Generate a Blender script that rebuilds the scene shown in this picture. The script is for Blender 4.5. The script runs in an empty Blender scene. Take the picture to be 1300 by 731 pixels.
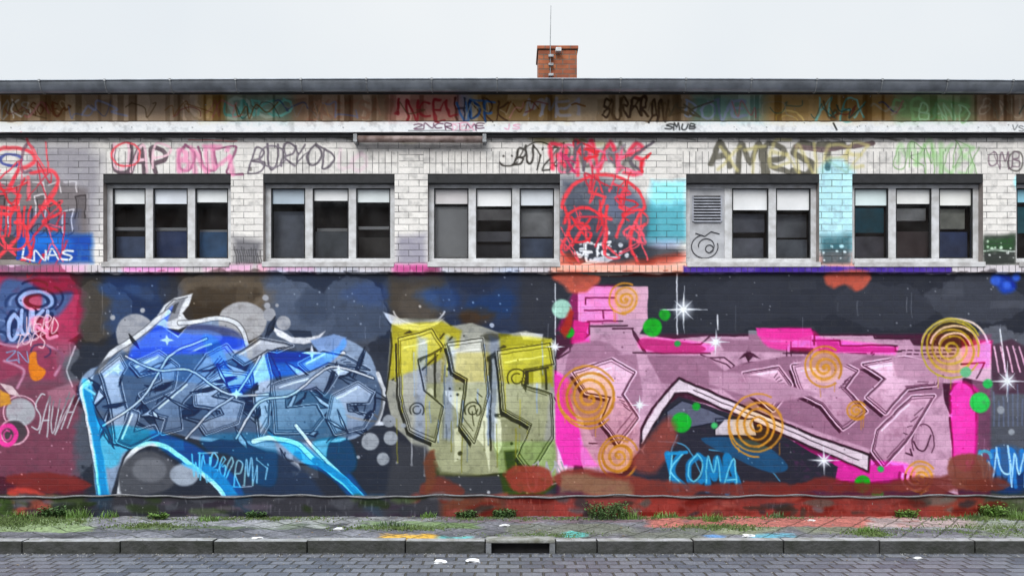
import bpy, bmesh, math, random
import numpy as np
from mathutils import Vector
sc = bpy.context.scene
COL = sc.collection
R = math.radians
random.seed(7); rng = np.random.default_rng(11)

# ------------------------------------------------------------------ scale
# The facade is measured in centimetres: 1 unit of (a, b) = 1 cm, a to the right, b downwards.
CAM_H, CAM_D = 1.7, 10.0
def WX(a): return (a - 650.0) * 0.01
def WZ(b): return (655.0 - b) * 0.01
def at(a, b, y):
    """point whose facade measure is (a,b) but standing at depth y"""
    d = CAM_D + y
    return Vector(((a - 650) * d / 1000.0, y, CAM_H + (485 - b) * d / 1000.0))

# ------------------------------------------------------------------ paint raster (pigment colours on the facade)
X0, X1, Y0, Y1 = -60, 1360, 118, 660
W, H = X1 - X0, Y1 - Y0
def vnoise(w, h, cell, seed):
    r = np.random.default_rng(seed)
    gw, gh = int(w / cell) + 3, int(h / cell) + 3
    g = r.random((gh, gw))
    x = np.arange(w) / cell; y = np.arange(h) / cell
    xi = x.astype(int); yi = y.astype(int); fx = x - xi; fy = y - yi
    fx = fx * fx * (3 - 2 * fx); fy = (fy * fy * (3 - 2 * fy))[:, None]
    a = g[yi][:, xi]; b = g[yi][:, xi + 1]; c = g[yi + 1][:, xi]; d = g[yi + 1][:, xi + 1]
    return (a * (1 - fx) + b * fx) * (1 - fy) + (c * (1 - fx) + d * fx) * fy
def fbm(cell, seed, n=4, w=W, h=H):
    s = 0; t = 0; am = 1
    for i in range(n):
        s = s + am * vnoise(w, h, max(cell / 2 ** i, 1.01), seed + i); t += am; am *= .55
    return s / t
LUM = np.full((H, W), 60.0); CB = np.zeros((H, W)); CR = np.zeros((H, W)); IDM = np.zeros((H, W), int)
def smooth(pts, n=6, closed=True):
    P = np.array(pts, float); N = len(P); out = []
    rngi = range(N) if closed else range(N - 1)
    for i in rngi:
        if closed: p0, p1, p2, p3 = P[i - 1], P[i], P[(i + 1) % N], P[(i + 2) % N]
        else: p0, p1, p2, p3 = P[max(i - 1, 0)], P[i], P[i + 1], P[min(i + 2, N - 1)]
        for k in range(n):
            t = k / n
            out.append(.5 * ((2 * p1) + (p2 - p0) * t + (2 * p0 - 5 * p1 + 4 * p2 - p3) * t * t + (3 * p1 - p0 - 3 * p2 + p3) * t ** 3))
    if not closed: out.append(P[-1])
    return np.array(out)
_w1 = (fbm(16, 401, 3) - .5, fbm(16, 402, 3) - .5); _w2 = (fbm(44, 403, 5) - .5, fbm(44, 404, 5) - .5)
WARP = [5.0, 0.0]       # small hand tremble, large cloudy warp
def region(x0, y0, x1, y1):
    a = max(int(x0) - X0, 0); b = min(int(x1) + 1 - X0, W); c = max(int(y0) - Y0, 0); d = min(int(y1) + 1 - Y0, H)
    if a >= b or c >= d: return None
    sy, sx = slice(c, d), slice(a, b); X, Y = np.meshgrid(np.arange(a, b) + X0 + .0, np.arange(c, d) + Y0 + .0)
    X = X + _w1[0][sy, sx] * WARP[0] + _w2[0][sy, sx] * WARP[1]; Y = Y + _w1[1][sy, sx] * WARP[0] * .8 + _w2[1][sy, sx] * WARP[1] * .7
    return sy, sx, X, Y
def segdist(X, Y, P, closed):
    D = np.full(X.shape, 1e9); n = len(P)
    for i in range(n if closed else n - 1):
        p, q = P[i], P[(i + 1) % n]
        dx, dy = q - p; L = dx * dx + dy * dy + 1e-9
        t = np.clip(((X - p[0]) * dx + (Y - p[1]) * dy) / L, 0, 1)
        D = np.minimum(D, (X - p[0] - t * dx) ** 2 + (Y - p[1] - t * dy) ** 2)
    return np.sqrt(D)
DEN = np.clip(.70 + .62 * fbm(7, 611, 3), .72, 1.0)
def apply(sy, sx, m, Yv, rgb, chroma, a):
    m = m * a * DEN[sy, sx]
    if rgb is not None:
        r, g, b = rgb; yy = .299 * r + .587 * g + .114 * b
        CB[sy, sx] = CB[sy, sx] * (1 - m) + (b - yy) * .564 * m
        CR[sy, sx] = CR[sy, sx] * (1 - m) + (r - yy) * .713 * m
        if not chroma and Yv is None: Yv = yy
    if Yv is not None: LUM[sy, sx] = LUM[sy, sx] * (1 - m) + Yv * m
def poly(pts, Yv=None, rgb=None, f=.6, sm=False, chroma=False, a=1.0):
    P = smooth(pts) if sm else np.array(pts, float)
    r = region(P[:, 0].min() - f - 4 - sum(WARP) * .5, P[:, 1].min() - f - 4 - sum(WARP) * .5, P[:, 0].max() + f + 5 + sum(WARP) * .5, P[:, 1].max() + f + 5 + sum(WARP) * .5)
    if r is None: return
    sy, sx, X, Y = r
    ins = np.zeros(X.shape, bool); n = len(P)
    for i in range(n):
        x0, y0 = P[i]; x1, y1 = P[(i + 1) % n]
        if y0 == y1: continue
        c = ((y0 > Y) != (y1 > Y)) & (X < (x1 - x0) * (Y - y0) / (y1 - y0) + x0)
        ins ^= c
    d = segdist(X, Y, P, True); sd = np.where(ins, d, -d)
    apply(sy, sx, np.clip(.5 + sd / (2 * f), 0, 1), Yv, rgb, chroma, a)
def line(pts, w, Yv=None, rgb=None, f=.6, sm=False, chroma=False, a=1.0):
    P = smooth(pts, closed=False) if sm else np.array(pts, float)
    m_ = w / 2 + f + 3 + sum(WARP) * .5
    r = region(P[:, 0].min() - m_, P[:, 1].min() - m_, P[:, 0].max() + m_, P[:, 1].max() + m_)
    if r is None: return
    sy, sx, X, Y = r
    d = segdist(X, Y, P, False)
    apply(sy, sx, np.clip(.5 + (w / 2 - d) / (2 * f), 0, 1), Yv, rgb, chroma, a)
def grade(pts, d, ax=0.0):
    """spray fade inside a shape: d lighter at the top than at the bottom"""
    P = np.array(pts, float); r = region(P[:, 0].min() - 2, P[:, 1].min() - 2, P[:, 0].max() + 2, P[:, 1].max() + 2)
    if r is None: return
    sy, sx, X, Y = r; ins = np.zeros(X.shape, bool); n = len(P)
    for i in range(n):
        x0, y0 = P[i]; x1, y1 = P[(i + 1) % n]
        if y0 == y1: continue
        ins ^= ((y0 > Y) != (y1 > Y)) & (X < (x1 - x0) * (Y - y0) / (y1 - y0) + x0)
    t = (Y - P[:, 1].mean()) / max(P[:, 1].max() - P[:, 1].min(), 1) + ax * (X - P[:, 0].mean()) / max(P[:, 0].max() - P[:, 0].min(), 1)
    LUM[sy, sx] = np.where(ins, LUM[sy, sx] - d * t, LUM[sy, sx])
def piece(pts, v, d=40, ink=22, rim=226, sh=(-5, 6), ow=4.2, rgb=None, rimw=2.2, hi=True):
    """one interlocking letter part: drop shadow, pale rim, black outline, faded fill, highlight"""
    P = np.array(pts, float)
    poly(P + np.array(sh), ink, None, f=.5); c = P.mean(0)
    line(list(map(tuple, P)) + [tuple(P[0])], ow + rimw * 2, rim, None); line(list(map(tuple, P)) + [tuple(P[0])], ow, ink, None)
    poly(P, v, rgb, f=.5); grade(P, d, .3)
    line([tuple(q) for q in list(c + (P - c) * .94)] + [tuple(c + (P[0] - c) * .94)], 1.1, ink, None, a=.8)
    if hi:
        Q = c + (P - c) * .78; k = len(Q) // 3; line([tuple(Q[0]), tuple(Q[1])], 2, 236, None); line([tuple(Q[k + 1]), tuple(Q[k + 2])], 1.4, 70, None)
        for j in range(4):
            a_ = Q[k] + (Q[k + 1] - Q[k]) * (j + .5) / 4; line([tuple(a_), tuple(a_ + (c - a_) * .35)], 1.1, ink, None)
def ell(cx, cy, rx, ry=None, Yv=None, rgb=None, f=.6, chroma=False, a=1.0):
    ry = ry or rx
    t = np.linspace(0, 2 * math.pi, 33)[:-1]
    poly(np.stack([cx + rx * np.cos(t), cy + ry * np.sin(t)], 1), Yv, rgb, f, False, chroma, a)
def arc(cx, cy, rx, ry, a0, a1, w, Yv=None, rgb=None, **k):
    t = np.radians(np.linspace(a0, a1, 22)); line(np.stack([cx + rx * np.cos(t), cy + ry * np.sin(t)], 1), w, Yv, rgb, **k)
def ctint(pts, rgb, f=2.0, sm=True, a=1.0): poly(pts, None, rgb, f, sm, True, a)
def ltint(pts, w, rgb, f=1.0, sm=True, a=1.0): line(pts, w, None, rgb, f, sm, True, a)
def box(x0, y0, x1, y1): return [(x0, y0), (x1, y0), (x1, y1), (x0, y1)]
def ident(pts, i, sm=True):
    P = smooth(pts) if sm else np.array(pts, float)
    r = region(P[:, 0].min() - 2, P[:, 1].min() - 2, P[:, 0].max() + 3, P[:, 1].max() + 3)
    sy, sx, X, Y = r; ins = np.zeros(X.shape, bool); n = len(P)
    for k in range(n):
        x0, y0 = P[k]; x1, y1 = P[(k + 1) % n]
        if y0 == y1: continue
        ins ^= ((y0 > Y) != (y1 > Y)) & (X < (x1 - x0) * (Y - y0) / (y1 - y0) + x0)
    IDM[sy, sx] = np.where(ins, i, IDM[sy, sx])

# stroke alphabet for hand lettering (unit box, y down)
GL = {'A': [[(0, 1), (.45, 0), (.9, 1)], [(.2, .62), (.75, .6)]], 'B': [[(.05, 1), (.1, 0), (.7, .12), (.6, .42), (.1, .5), (.8, .6), (.7, .95), (.05, 1)]],
 'C': [[(.85, .12), (.4, 0), (.05, .45), (.3, .95), (.85, .9)]], 'D': [[(.1, 0), (.1, 1), (.7, .8), (.85, .4), (.1, 0)]], 'E': [[(.85, 0), (.1, .03), (.1, 1), (.85, .95)], [(.1, .5), (.7, .48)]],
 'F': [[(.85, 0), (.1, .03), (.1, 1)], [(.1, .5), (.7, .48)]], 'G': [[(.85, .12), (.4, 0), (.05, .5), (.35, 1), (.85, .85), (.85, .55), (.5, .55)]], 'H': [[(.1, 0), (.05, 1)], [(.85, 0), (.85, 1)], [(.08, .5), (.85, .48)]],
 'I': [[(.45, 0), (.4, 1)]], 'K': [[(.1, 0), (.08, 1)], [(.85, 0), (.1, .55), (.9, 1)]], 'L': [[(.15, 0), (.1, .97), (.85, .95)]], 'M': [[(0, 1), (.15, 0), (.48, .6), (.8, 0), (.95, 1)]],
 'N': [[(.05, 1), (.1, 0), (.8, 1), (.88, 0)]], 'O': [[(.45, 0), (.08, .3), (.1, .8), (.5, 1), (.88, .7), (.85, .25), (.45, 0)]], 'P': [[(.1, 1), (.12, 0), (.8, .15), (.75, .5), (.12, .58)]],
 'R': [[(.08, 1), (.1, 0), (.8, .12), (.7, .45), (.12, .55), (.9, 1)]], 'S': [[(.85, .1), (.35, 0), (.1, .28), (.8, .6), (.65, .98), (.05, .9)]], 'T': [[(0, .05), (.95, 0)], [(.48, 0), (.45, 1)]],
 'U': [[(.08, 0), (.1, .75), (.45, 1), (.82, .8), (.88, 0)]], 'V': [[(.02, 0), (.42, 1), (.92, 0)]], 'W': [[(0, 0), (.22, 1), (.48, .35), (.7, 1), (.98, 0)]], 'Y': [[(0, 0), (.45, .5), (.9, 0)], [(.45, .5), (.4, 1)]],
 'Z': [[(.05, .05), (.88, 0), (.1, .95), (.95, .95)]], '2': [[(.1, .2), (.5, 0), (.85, .25), (.05, .97), (.95, .97)]], '5': [[(.85, 0), (.2, 0), (.15, .45), (.8, .5), (.7, .95), (.05, .95)]], 'i': [[(.45, .35), (.42, 1)], [(.45, .02), (.45, .08)]], '.': [[(.4, .95), (.45, 1)]], '!': [[(.5, 0), (.45, .7)], [(.45, .93), (.45, 1)]],
 'J': [[(.8, 0), (.75, .85), (.4, 1), (.05, .75)]], 'X': [[(0, 0), (.9, 1)], [(.9, 0), (0, 1)]], '-': [[(0, .5), (.9, .5)]], ' ': []}
def text(s, x, y, w, h, lw, Yv=None, rgb=None, slant=0.0, jit=.06, rise=0.0, **k):
    n = len(s); cw = w / n; prev = None
    for i, ch in enumerate(s):
        sx_ = rng.uniform(.8, 1.22); sy_ = rng.uniform(.78, 1.18); dy = rng.uniform(-.12, .12) * h; ro = rng.normal(0, .12) + slant
        last = None
        for st in GL.get(ch, []):
            P = [(x + i * cw + (px * sx_ + rng.normal(0, jit * .5)) * cw * .9 + ro * (.5 - py) * h, y + dy + (py * sy_ + rng.normal(0, jit * .4)) * h + rise * i) for px, py in st]
            line(P, lw * rng.uniform(.85, 1.12), Yv, rgb, sm=len(P) > 2, **k); last = P[-1]
            if prev is not None and jit > .05 and rng.random() < .4: line([prev, P[0]], lw * .7, Yv, rgb, **k)
            prev = None
        prev = last
def spiral(cx, cy, r, Yv, rgb, turns=3, w=2.6, yring=True):
    ph = rng.uniform(0, 6.28); el = rng.uniform(.9, 1.08); cxo, cyo = rng.normal(0, r * .05, 2)
    t = np.linspace(.3, turns * 2 * math.pi, 26 * turns)
    q = (t / t[-1]) ** rng.uniform(.85, 1.15) * (1 + .05 * np.sin(t * 1.7 + ph))
    P = np.stack([cx + cxo * (1 - q) + r * q * np.cos(t + ph), cy + cyo * (1 - q) + r * q * el * np.sin(t + ph)], 1)
    n_ = len(P)
    for k in range(0, n_ - 6, 6): line(P[k:k + 7], w * rng.uniform(.7, 1.15), Yv + rng.uniform(-14, 14), rgb, f=.9, a=rng.uniform(.78, 1))
    if yring: arc(cx, cy, r * 1.03, r * 1.05 * el, rng.uniform(0, 90), rng.uniform(290, 350), w * .8, Yv, rgb, a=.85)
    for k in range(2):
        a_ = rng.uniform(.6, 2.5); x_ = cx + r * math.cos(a_); y_ = cy + r * math.sin(a_); line([(x_, y_), (x_, y_ + rng.uniform(6, 18))], 1.1, Yv, rgb, a=.7)
def star(cx, cy, r, Yv=235, rgb=(225, 230, 240), n=8, w=1.3):
    for k in range(n):
        a = math.pi * 2 * k / n; rr = r if k % 2 == 0 else r * .55
        P = [(cx, cy), (cx + rr * math.cos(a), cy + rr * math.sin(a))]
        poly([(cx + math.cos(a + 1.57) * w, cy + math.sin(a + 1.57) * w), P[1], (cx - math.cos(a + 1.57) * w, cy - math.sin(a + 1.57) * w)], Yv, rgb, f=.6)
    ell(cx, cy, r * .28, None, Yv, rgb, f=r * .22, a=.8)

exec_order = []
# ================================================================== PAINT
WARP[0] = 8.0
# ---- base coats (a = cm from left, b = cm down)
def rect(x0, y0, x1, y1, Yv, rgb=None): poly(box(x0, y0, x1, y1), Yv, rgb, f=.5)
rect(X0, 118, X1, 157, 132, (156, 132, 104)); rect(X0, 157, X1, 173, 232, (232, 234, 236)); rect(X0, 173, X1, 347, 219, (223, 218, 212)); rect(X0, 347, X1, 661, 37, (34, 37, 48))
# ---- eaves board
for i in range(70):
    x = random.uniform(X0, X1); wv_ = random.uniform(6, 40); yv = random.choice([96, 120, 140, 156]); rect(x, 122, x + wv_, 156, yv) if random.random() < .5 else poly(box(x, 128, x + wv_, 156), yv, a=.5)
for x0, x1, c in [(-60, 30, (120, 80, 30)), (30, 90, (110, 75, 35)), (110, 260, (100, 76, 56)), (258, 290, (140, 96, 20)), (290, 372, (60, 110, 100)), (372, 500, (100, 66, 46)), (496, 590, (130, 50, 48)),
                  (585, 600, (50, 90, 140)), (600, 720, (130, 96, 40)), (720, 880, (130, 110, 84)), (878, 970, (60, 130, 125)), (970, 1130, (150, 110, 40)), (1136, 1232, (60, 120, 50)), (1232, 1360, (110, 80, 56))]:
    ctint(box(x0, 122, x1, 156), c, f=8, sm=False, a=.6)
text('NMRG', 232, 130, 130, 24, 4.5, 165, None, slant=-.2); text('UNKO', 286, 130, 86, 22, 3.2, 150, (110, 175, 160), jit=.08)
text('SKETSA', 392, 131, 96, 22, 3, 118, (120, 80, 56)); text('INCEL', 500, 130, 84, 23, 3.2, 60, (150, 40, 46)); text('UDF', 582, 131, 46, 22, 3, 95, (60, 100, 150))
text('HDRK', 578, 129, 0.1 + 70, 24, 2.4, 40, None); text('SURFRAN', 764, 129, 84, 23, 3, 34, None, jit=.1); text('MMEI', 668, 130, 80, 22, 4, 150, (150, 150, 165), a=.7)
text('DOVE', 868, 131, 80, 22, 3.4, 140, (140, 150, 170)); arc(1000, 158, 18, 16, 190, 350, 2.2, 175, (190, 160, 90)); arc(1000, 158, 12, 10, 190, 350, 1.6, 160, (190, 160, 90))
text('YLEX', 1034, 128, 66, 24, 2, 165, (130, 190, 180), slant=.3); text('DBCD', 1130, 129, 100, 24, 3.4, 150, (120, 160, 100)); text('BAND', 1164, 133, 66, 20, 2.4, 185, (150, 190, 140))
text('BiNU', 1240, 130, 54, 22, 2.2, 165, (175, 155, 130)); text('AMOKS', -20, 131, 66, 20, 2, 205, (215, 205, 190)); text('SONE', 44, 134, 34, 14, 1.6, 50, (120, 70, 30)); text('SMOi', 76, 130, 38, 16, 1.2, 150)
WARP[0] = .6; text('2NCRiME', 526, 160.5, 92, 7.2, 1.4, 60, (110, 70, 96), jit=.02); line([(520, 169.4), (560, 169), (600, 169.5)], .9, 90); text('SMUB', 843, 160.5, 40, 7.6, 1.7, 35, jit=.03)
line([(1054, 160), (1058, 168)], 2.2, 30); text('VS', 1279, 163, 15, 6, 1.2, 90); text('JS', 640, 162, 22, 6, 1.2, 175, (225, 150, 180)); text('DEX', 575, 160, 30, 8, 1.4, 190, (230, 170, 190))
for x in range(20, 1300, 38):
    if random.random() < .6: ell(x, 162 + random.uniform(0, 6), .7, None, 110)
for i in range(46):
    x = random.uniform(X0, X1); c = random.choice([(150, 130, 100), (60, 110, 110), (140, 90, 40), (120, 50, 50), (70, 80, 120), (40, 30, 24), (180, 170, 150)]); yv = random.choice([40, 60, 120, 150])
    pts = [(x + k * random.uniform(4, 9), random.uniform(130, 153)) for k in range(random.randint(4, 8))]; line(pts, random.uniform(1, 2.6), yv, c, sm=True, a=.75)
for i in range(60):
    x = random.uniform(X0, X1); poly(box(x, 123, x + random.uniform(2, 12), 156), random.choice([36, 50, 70]), None, a=.45)
WARP[0] = 5.0
# ---- upper wall: dirt under the band, grey patches, sprayed fields
for i in range(60):
    x = random.uniform(X0, X1); line([(x, 175), (x + random.uniform(8, 26), 176 + random.uniform(0, 3))], random.uniform(.8, 3), 90, None, f=1, a=.5)
for (x, y, r) in [(520, 178, 14), (700, 180, 22), (760, 182, 12), (690, 176, 18), (735, 178, 10)]: ell(x, y, r, 3, 150, (190, 175, 120), f=3, a=.6)
poly([(40, 182), (112, 184), (130, 200), (130, 240), (122, 300), (60, 310), (30, 240)], 150, (150, 146, 152), f=10)
poly([(0, 226), (60, 228), (112, 240), (112, 300), (96, 318), (-60, 318), (-60, 226)], 112, (112, 104, 106), f=4)
poly([(-60, 270), (100, 268), (100, 300), (-60, 300)], 96, (92, 96, 120), f=6)
poly([(20, 296), (116, 298), (118, 334), (14, 336)], 60, (20, 84, 180), f=4); ell(60, 308, 30, 10, 92, (20, 120, 220), f=6); rect(-60, 300, 20, 336, 62, (70, 60, 66))
for k in range(7):   # outlined block letters far left
    x = -6 + k * 17; y = 250 + (k % 3) * 9
    poly([(x, y), (x + 13, y - 3), (x + 12, y + 26), (x - 2, y + 28)], 92, None, f=.6); line([(x, y + 28), (x, y), (x + 13, y - 3), (x + 12, y + 26)], 1.6, 205 if k % 2 else 40, None)
for k in range(5): line([(2 + k * 20, 232 + k % 2 * 4), (16 + k * 20, 231), (18 + k * 20, 244)], 1.8, 198, None); arc(12 + k * 18, 292, 8, 7, 0, 300, 1.4, 40)
# centre pier sprayed dark, black blocks and white splashes
poly([(711, 226), (760, 224), (800, 236), (826, 262), (832, 300), (826, 337), (711, 337)], 84, (78, 84, 98), f=9)
for (x, y, rx, ry, v) in [(735, 290, 30, 32, 66), (790, 260, 26, 18, 110), (765, 318, 50, 16, 44), (830, 322, 40, 13, 40), (845, 304, 20, 10, 190)]: ell(x, y, rx, ry, v, (v * .9, v * .97, v * 1.2), f=6, a=.8)
for i in range(26): ell(760 + rng.normal(0, 20), 316 + rng.normal(0, 7), random.uniform(.8, 3), None, 215, (220, 222, 230), f=.7)
text('JETZ', 732, 308, 44, 20, 3, 225, (228, 228, 232)); poly([(735, 336), (760, 326), (790, 322), (770, 334)], 215)
# pier between windows 2 and 3, and right pier
poly([(506, 300), (540, 296), (542, 337), (503, 337)], 150, (160, 156, 168), f=5); poly([(296, 300), (332, 306), (332, 337), (296, 337)], 110, (110, 108, 112), f=6)
for i in range(12): line([(298 + i * 3, 318 + random.uniform(-6, 4)), (300 + i * 3, 334)], 1, 60)
poly([(1249, 300), (1289, 296), (1290, 337), (1249, 337)], 52, (52, 56, 52), f=3); poly([(1252, 304), (1286, 300), (1286, 316), (1252, 318)], 58, (44, 78, 44), f=4)
for i in range(12): ell(1254 + random.uniform(0, 32), 306 + random.uniform(0, 26), random.uniform(.8, 2), None, 200)
line([(1250, 318), (1262, 317), (1288, 319)], 1.6, 205); poly([(1042, 300), (1080, 298), (1080, 337), (1042, 337)], 90, (92, 88, 84), f=5)
for i in range(8): ell(1044 + random.uniform(0, 34), 310 + random.uniform(0, 20), random.uniform(.8, 2.2), None, 215)
ctint([(1044, 318), (1104, 322), (1100, 340), (1050, 345)], (190, 90, 70), f=4)
ctint([(1290, 224), (1300, 226), (1300, 240), (1290, 240)], (60, 140, 150))
# ---- tags on the white wall
PK = (226, 60, 90); RD = (222, 40, 52)
# far left red curls
arc(16, 202, 28, 14, 150, 420, 5, 128, RD, f=1.2); arc(14, 204, 14, 7, 0, 330, 3.6, 90, (110, 120, 190)); line([(24, 216), (12, 238), (26, 248), (14, 272), (-10, 268)], 5, 120, RD, f=1.2)
line([(40, 220), (66, 218), (74, 234), (56, 262), (34, 296), (40, 322), (22, 334)], 4.4, 122, RD, f=1.2, sm=True); line([(2, 262), (24, 270), (22, 300), (-6, 330)], 4.4, 118, RD, f=1.2, sm=True)
arc(20, 300, 16, 18, -90, 180, 3.6, 118, RD); line([(36, 226), (38, 252)], 4.6, 140, (240, 130, 140)); line([(62, 250), (76, 268), (54, 282), (72, 292)], 3.6, 110, RD, sm=True)
for i in range(7): line([(-4 + i * 7, 262), (-8 + i * 7 + random.uniform(-3, 3), 300)], 2.6, 105, RD)
text('9C', 4, 186, 44, 34, 4.4, 86, (110, 70, 90), a=.7)
# outlined bubble letters
text('UAP', 142, 185, 76, 33, 6.5, 86, (110, 92, 100), jit=.04); text('UAP', 142, 185, 76, 33, 3.4, 205, (236, 196, 206), jit=.04); arc(160, 196, 18, 15, 0, 360, 2.6, 140, (232, 70, 80))
text('OUZ', 226, 186, 84, 30, 3, 105, (150, 90, 120)); text('BNTi', 226, 188, 76, 30, 6, 172, (238, 140, 180), f=1.6, a=.75); ell(318, 214, 3, None, 120)
text('BUR', 318, 184, 60, 32, 2.6, 100, (110, 100, 110)); arc(346, 200, 17, 14, 0, 350, 2.2, 120, (120, 110, 120)); text('YOD', 374, 186, 52, 28, 2.6, 96, (104, 96, 104))
text('LO', 430, 192, 36, 22, 5, 206, (240, 214, 222), f=1.4, a=.6); line([(240, 178), (300, 179)], 1.2, 130, (220, 120, 120))
# big black signature
arc(646, 204, 12, 7, 20, 160, 2, 52); ell(639, 199, 1.4, None, 50); ell(649, 198, 1.4, None, 50); text('BUiZS', 655, 186, 62, 28, 2.3, 46, jit=.08, slant=.25)
line([(664, 190), (684, 181), (700, 184), (716, 181)], 2, 60, sm=True); arc(712, 196, 12, 14, 200, 420, 2, 60)
# grey clouded piece beside it with red overspray
for (x, y, rx, ry) in [(720, 196, 20, 9), (752, 204, 22, 11), (778, 196, 18, 9), (800, 208, 14, 7)]: ell(x, y, rx, ry, 138, f=5, a=.7)
text('WEAX', 712, 184, 100, 34, 4.2, 92, None, f=1.4, a=.8)
text('RMAS', 700, 180, 126, 38, 5, 120, (226, 44, 70), f=1.6, jit=.1); text('EDK', 708, 186, 110, 30, 3, 150, (236, 96, 130), f=1.2, jit=.12)
# red figure on the centre pier
arc(766, 262, 52, 40, 178, 362, 4.2, 118, RD, f=1); line([(716, 262), (722, 290), (712, 318), (730, 340)], 3.6, 110, RD, sm=True, f=1); line([(818, 262), (806, 284), (800, 312), (812, 338)], 4, 110, RD, sm=True, f=1)
line([(752, 226), (748, 244), (768, 250), (760, 272), (776, 278)], 4, 118, RD, f=1); line([(796, 232), (786, 262), (794, 268), (782, 300)], 4, 118, RD, f=1)
arc(740, 284, 24, 20, 180, 360, 4, 104, RD, f=1); arc(736, 296, 14, 12, 0, 330, 3.4, 100, RD); line([(724, 276), (748, 306)], 3, 96, RD); line([(748, 278), (726, 312)], 3, 96, RD)
line([(770, 262), (768, 322)], 4, 108, RD, f=1); line([(790, 274), (812, 266), (822, 282), (804, 292)], 3.2, 112, RD, sm=True)
ctint([(700, 330), (722, 322), (760, 334), (840, 326), (874, 322), (872, 346), (702, 346)], (226, 110, 90), f=4, a=.9)
for i in range(16):
    x = random.uniform(716, 812); y = random.uniform(228, 320); pts = [(x + random.uniform(-22, 22), y + random.uniform(-26, 26)) for k in range(4)]; line(pts, random.uniform(1.6, 3.4), random.choice([92, 112, 130]), random.choice([RD, (226, 70, 90), (190, 30, 44)]), sm=True, f=.8)
for i in range(20):
    x = random.uniform(-50, 70); y = random.uniform(186, 330); pts = [(x + random.uniform(-20, 20), y + random.uniform(-30, 30)) for k in range(5)]; line(pts, random.uniform(1.0, 2.4), random.choice([92, 116, 140]), random.choice([RD, (226, 70, 100), (200, 30, 50)]), sm=True, f=.8)
for i in range(10):
    x = random.uniform(706, 820); pts = [(x + random.uniform(-16, 16), random.uniform(180, 220)) for k in range(4)]; line(pts, random.uniform(2, 4), random.choice([110, 140, 96]), random.choice([RD, (230, 80, 130), (70, 60, 70)]), sm=True, f=.9)
poly([(826, 230), (871, 230), (871, 300), (822, 302)], None, (90, 180, 196), f=4, chroma=True); poly([(822, 262), (871, 258), (871, 306), (824, 308)], 120, (30, 110, 124), f=5, a=.75)
# grey bold letters and pale yellow tag
text('AMRST', 902, 181, 170, 34, 7.4, 98, (108, 104, 92), f=1, jit=.05); line([(1010, 186), (1050, 190), (1108, 182)], 6, 100, (120, 100, 100), sm=True)
text('XTENRE', 914, 182, 196, 34, 4.4, 188, (226, 214, 150), f=1.4, a=.65, jit=.1)
text('URMVDX', 1136, 184, 110, 34, 1.3, 140, (150, 190, 130), jit=.12); text('MAKS', 1140, 182, 104, 34, 6, 182, (170, 216, 150), f=2, a=.6); text('OMB', 1254, 192, 46, 22, 1.6, 110, (140, 120, 130)); arc(1290, 205, 10, 12, 0, 360, 2, 90)
ctint([(1040, 216), (1084, 218), (1082, 334), (1044, 336)], (100, 180, 200), f=4, a=.6)
# white letters above the ledge at left, blue scribbles
WARP[0] = 1.5; text('INAS', 24, 317, 72, 12, 2.4, 232, (236, 238, 240)); text('INAS', 1120 + 18, 317, 60, 11, 2.2, 225, (230, 232, 236), a=.0)
# ---- ledge course
WARP[0] = 2.0
rect(X0, 337, X1, 347, 196, (204, 196, 200))
for x0, x1, c, a in [(-60, 110, (214, 150, 190), .8), (160, 232, (226, 90, 160), .9), (262, 320, (226, 120, 180), .6), (330, 400, (226, 60, 130), .5), (500, 560, (206, 50, 130), .95), (700, 872, (222, 120, 90), .9), (1050, 1104, (190, 80, 60), .95)]: ctint(box(x0, 337, x1, 347), c, f=5, sm=False, a=a)
poly(box(866, 339, 1206, 347), 62, (62, 34, 140), f=1.2); poly(box(500, 337, 560, 347), 90, (150, 40, 100), f=3, a=.8)
for i in range(50):
    x = random.uniform(X0, X1); ell(x, 344 + random.uniform(0, 3), random.uniform(1, 7), 1, 60, a=.7)

# ================================================================== LOWER WALL
# background clouds of old paint
WARP[1] = 46.0; WARP[0] = 8.0
for (x, y, rx, ry, v) in [(20, 390, 90, 60, 98), (30, 470, 70, 60, 92), (50, 560, 70, 60, 84), (120, 395, 34, 40, 66), (190, 372, 50, 12, 44), (300, 370, 70, 26, 86), (370, 400, 60, 40, 92), (450, 400, 40, 50, 78), (560, 380, 60, 22, 48),
                          (660, 385, 60, 30, 44), (760, 395, 30, 30, 62), (900, 385, 60, 34, 42), (1000, 375, 100, 30, 46), (1120, 390, 70, 30, 50), (1240, 380, 60, 30, 62), (1270, 470, 40, 60, 96), (1270, 560, 40, 50, 88)]:
    ell(x, y, rx, ry, v, f=1, a=.85)
for x0, x1, c in [(-60, 100, (172, 44, 84)), (98, 140, (62, 56, 50)), (132, 215, (36, 56, 92)), (238, 330, (66, 54, 40)), (330, 500, (44, 56, 78)), (500, 640, (60, 52, 44)), (560, 660, (36, 48, 74))]:
    poly(box(x0, 347, x1, 440), None, c, f=8, chroma=True)
poly(box(-60, 430, 84, 486), None, (150, 60, 90), f=8, chroma=True); poly(box(-60, 486, 104, 630), None, (112, 56, 76), f=8, chroma=True); poly(box(100, 440, 500, 630), None, (60, 66, 80), f=6, chroma=True)
for (x, y, r, c) in [(560, 372, 26, (30, 56, 100)), (620, 386, 24, (30, 60, 104)), (150, 370, 26, (30, 56, 100)), (196, 400, 20, (40, 60, 96)), (470, 376, 26, (30, 50, 90)), (604, 400, 20, (70, 52, 36))]: ell(x, y, r, r * .6, None, c, f=6, chroma=True)
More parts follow.
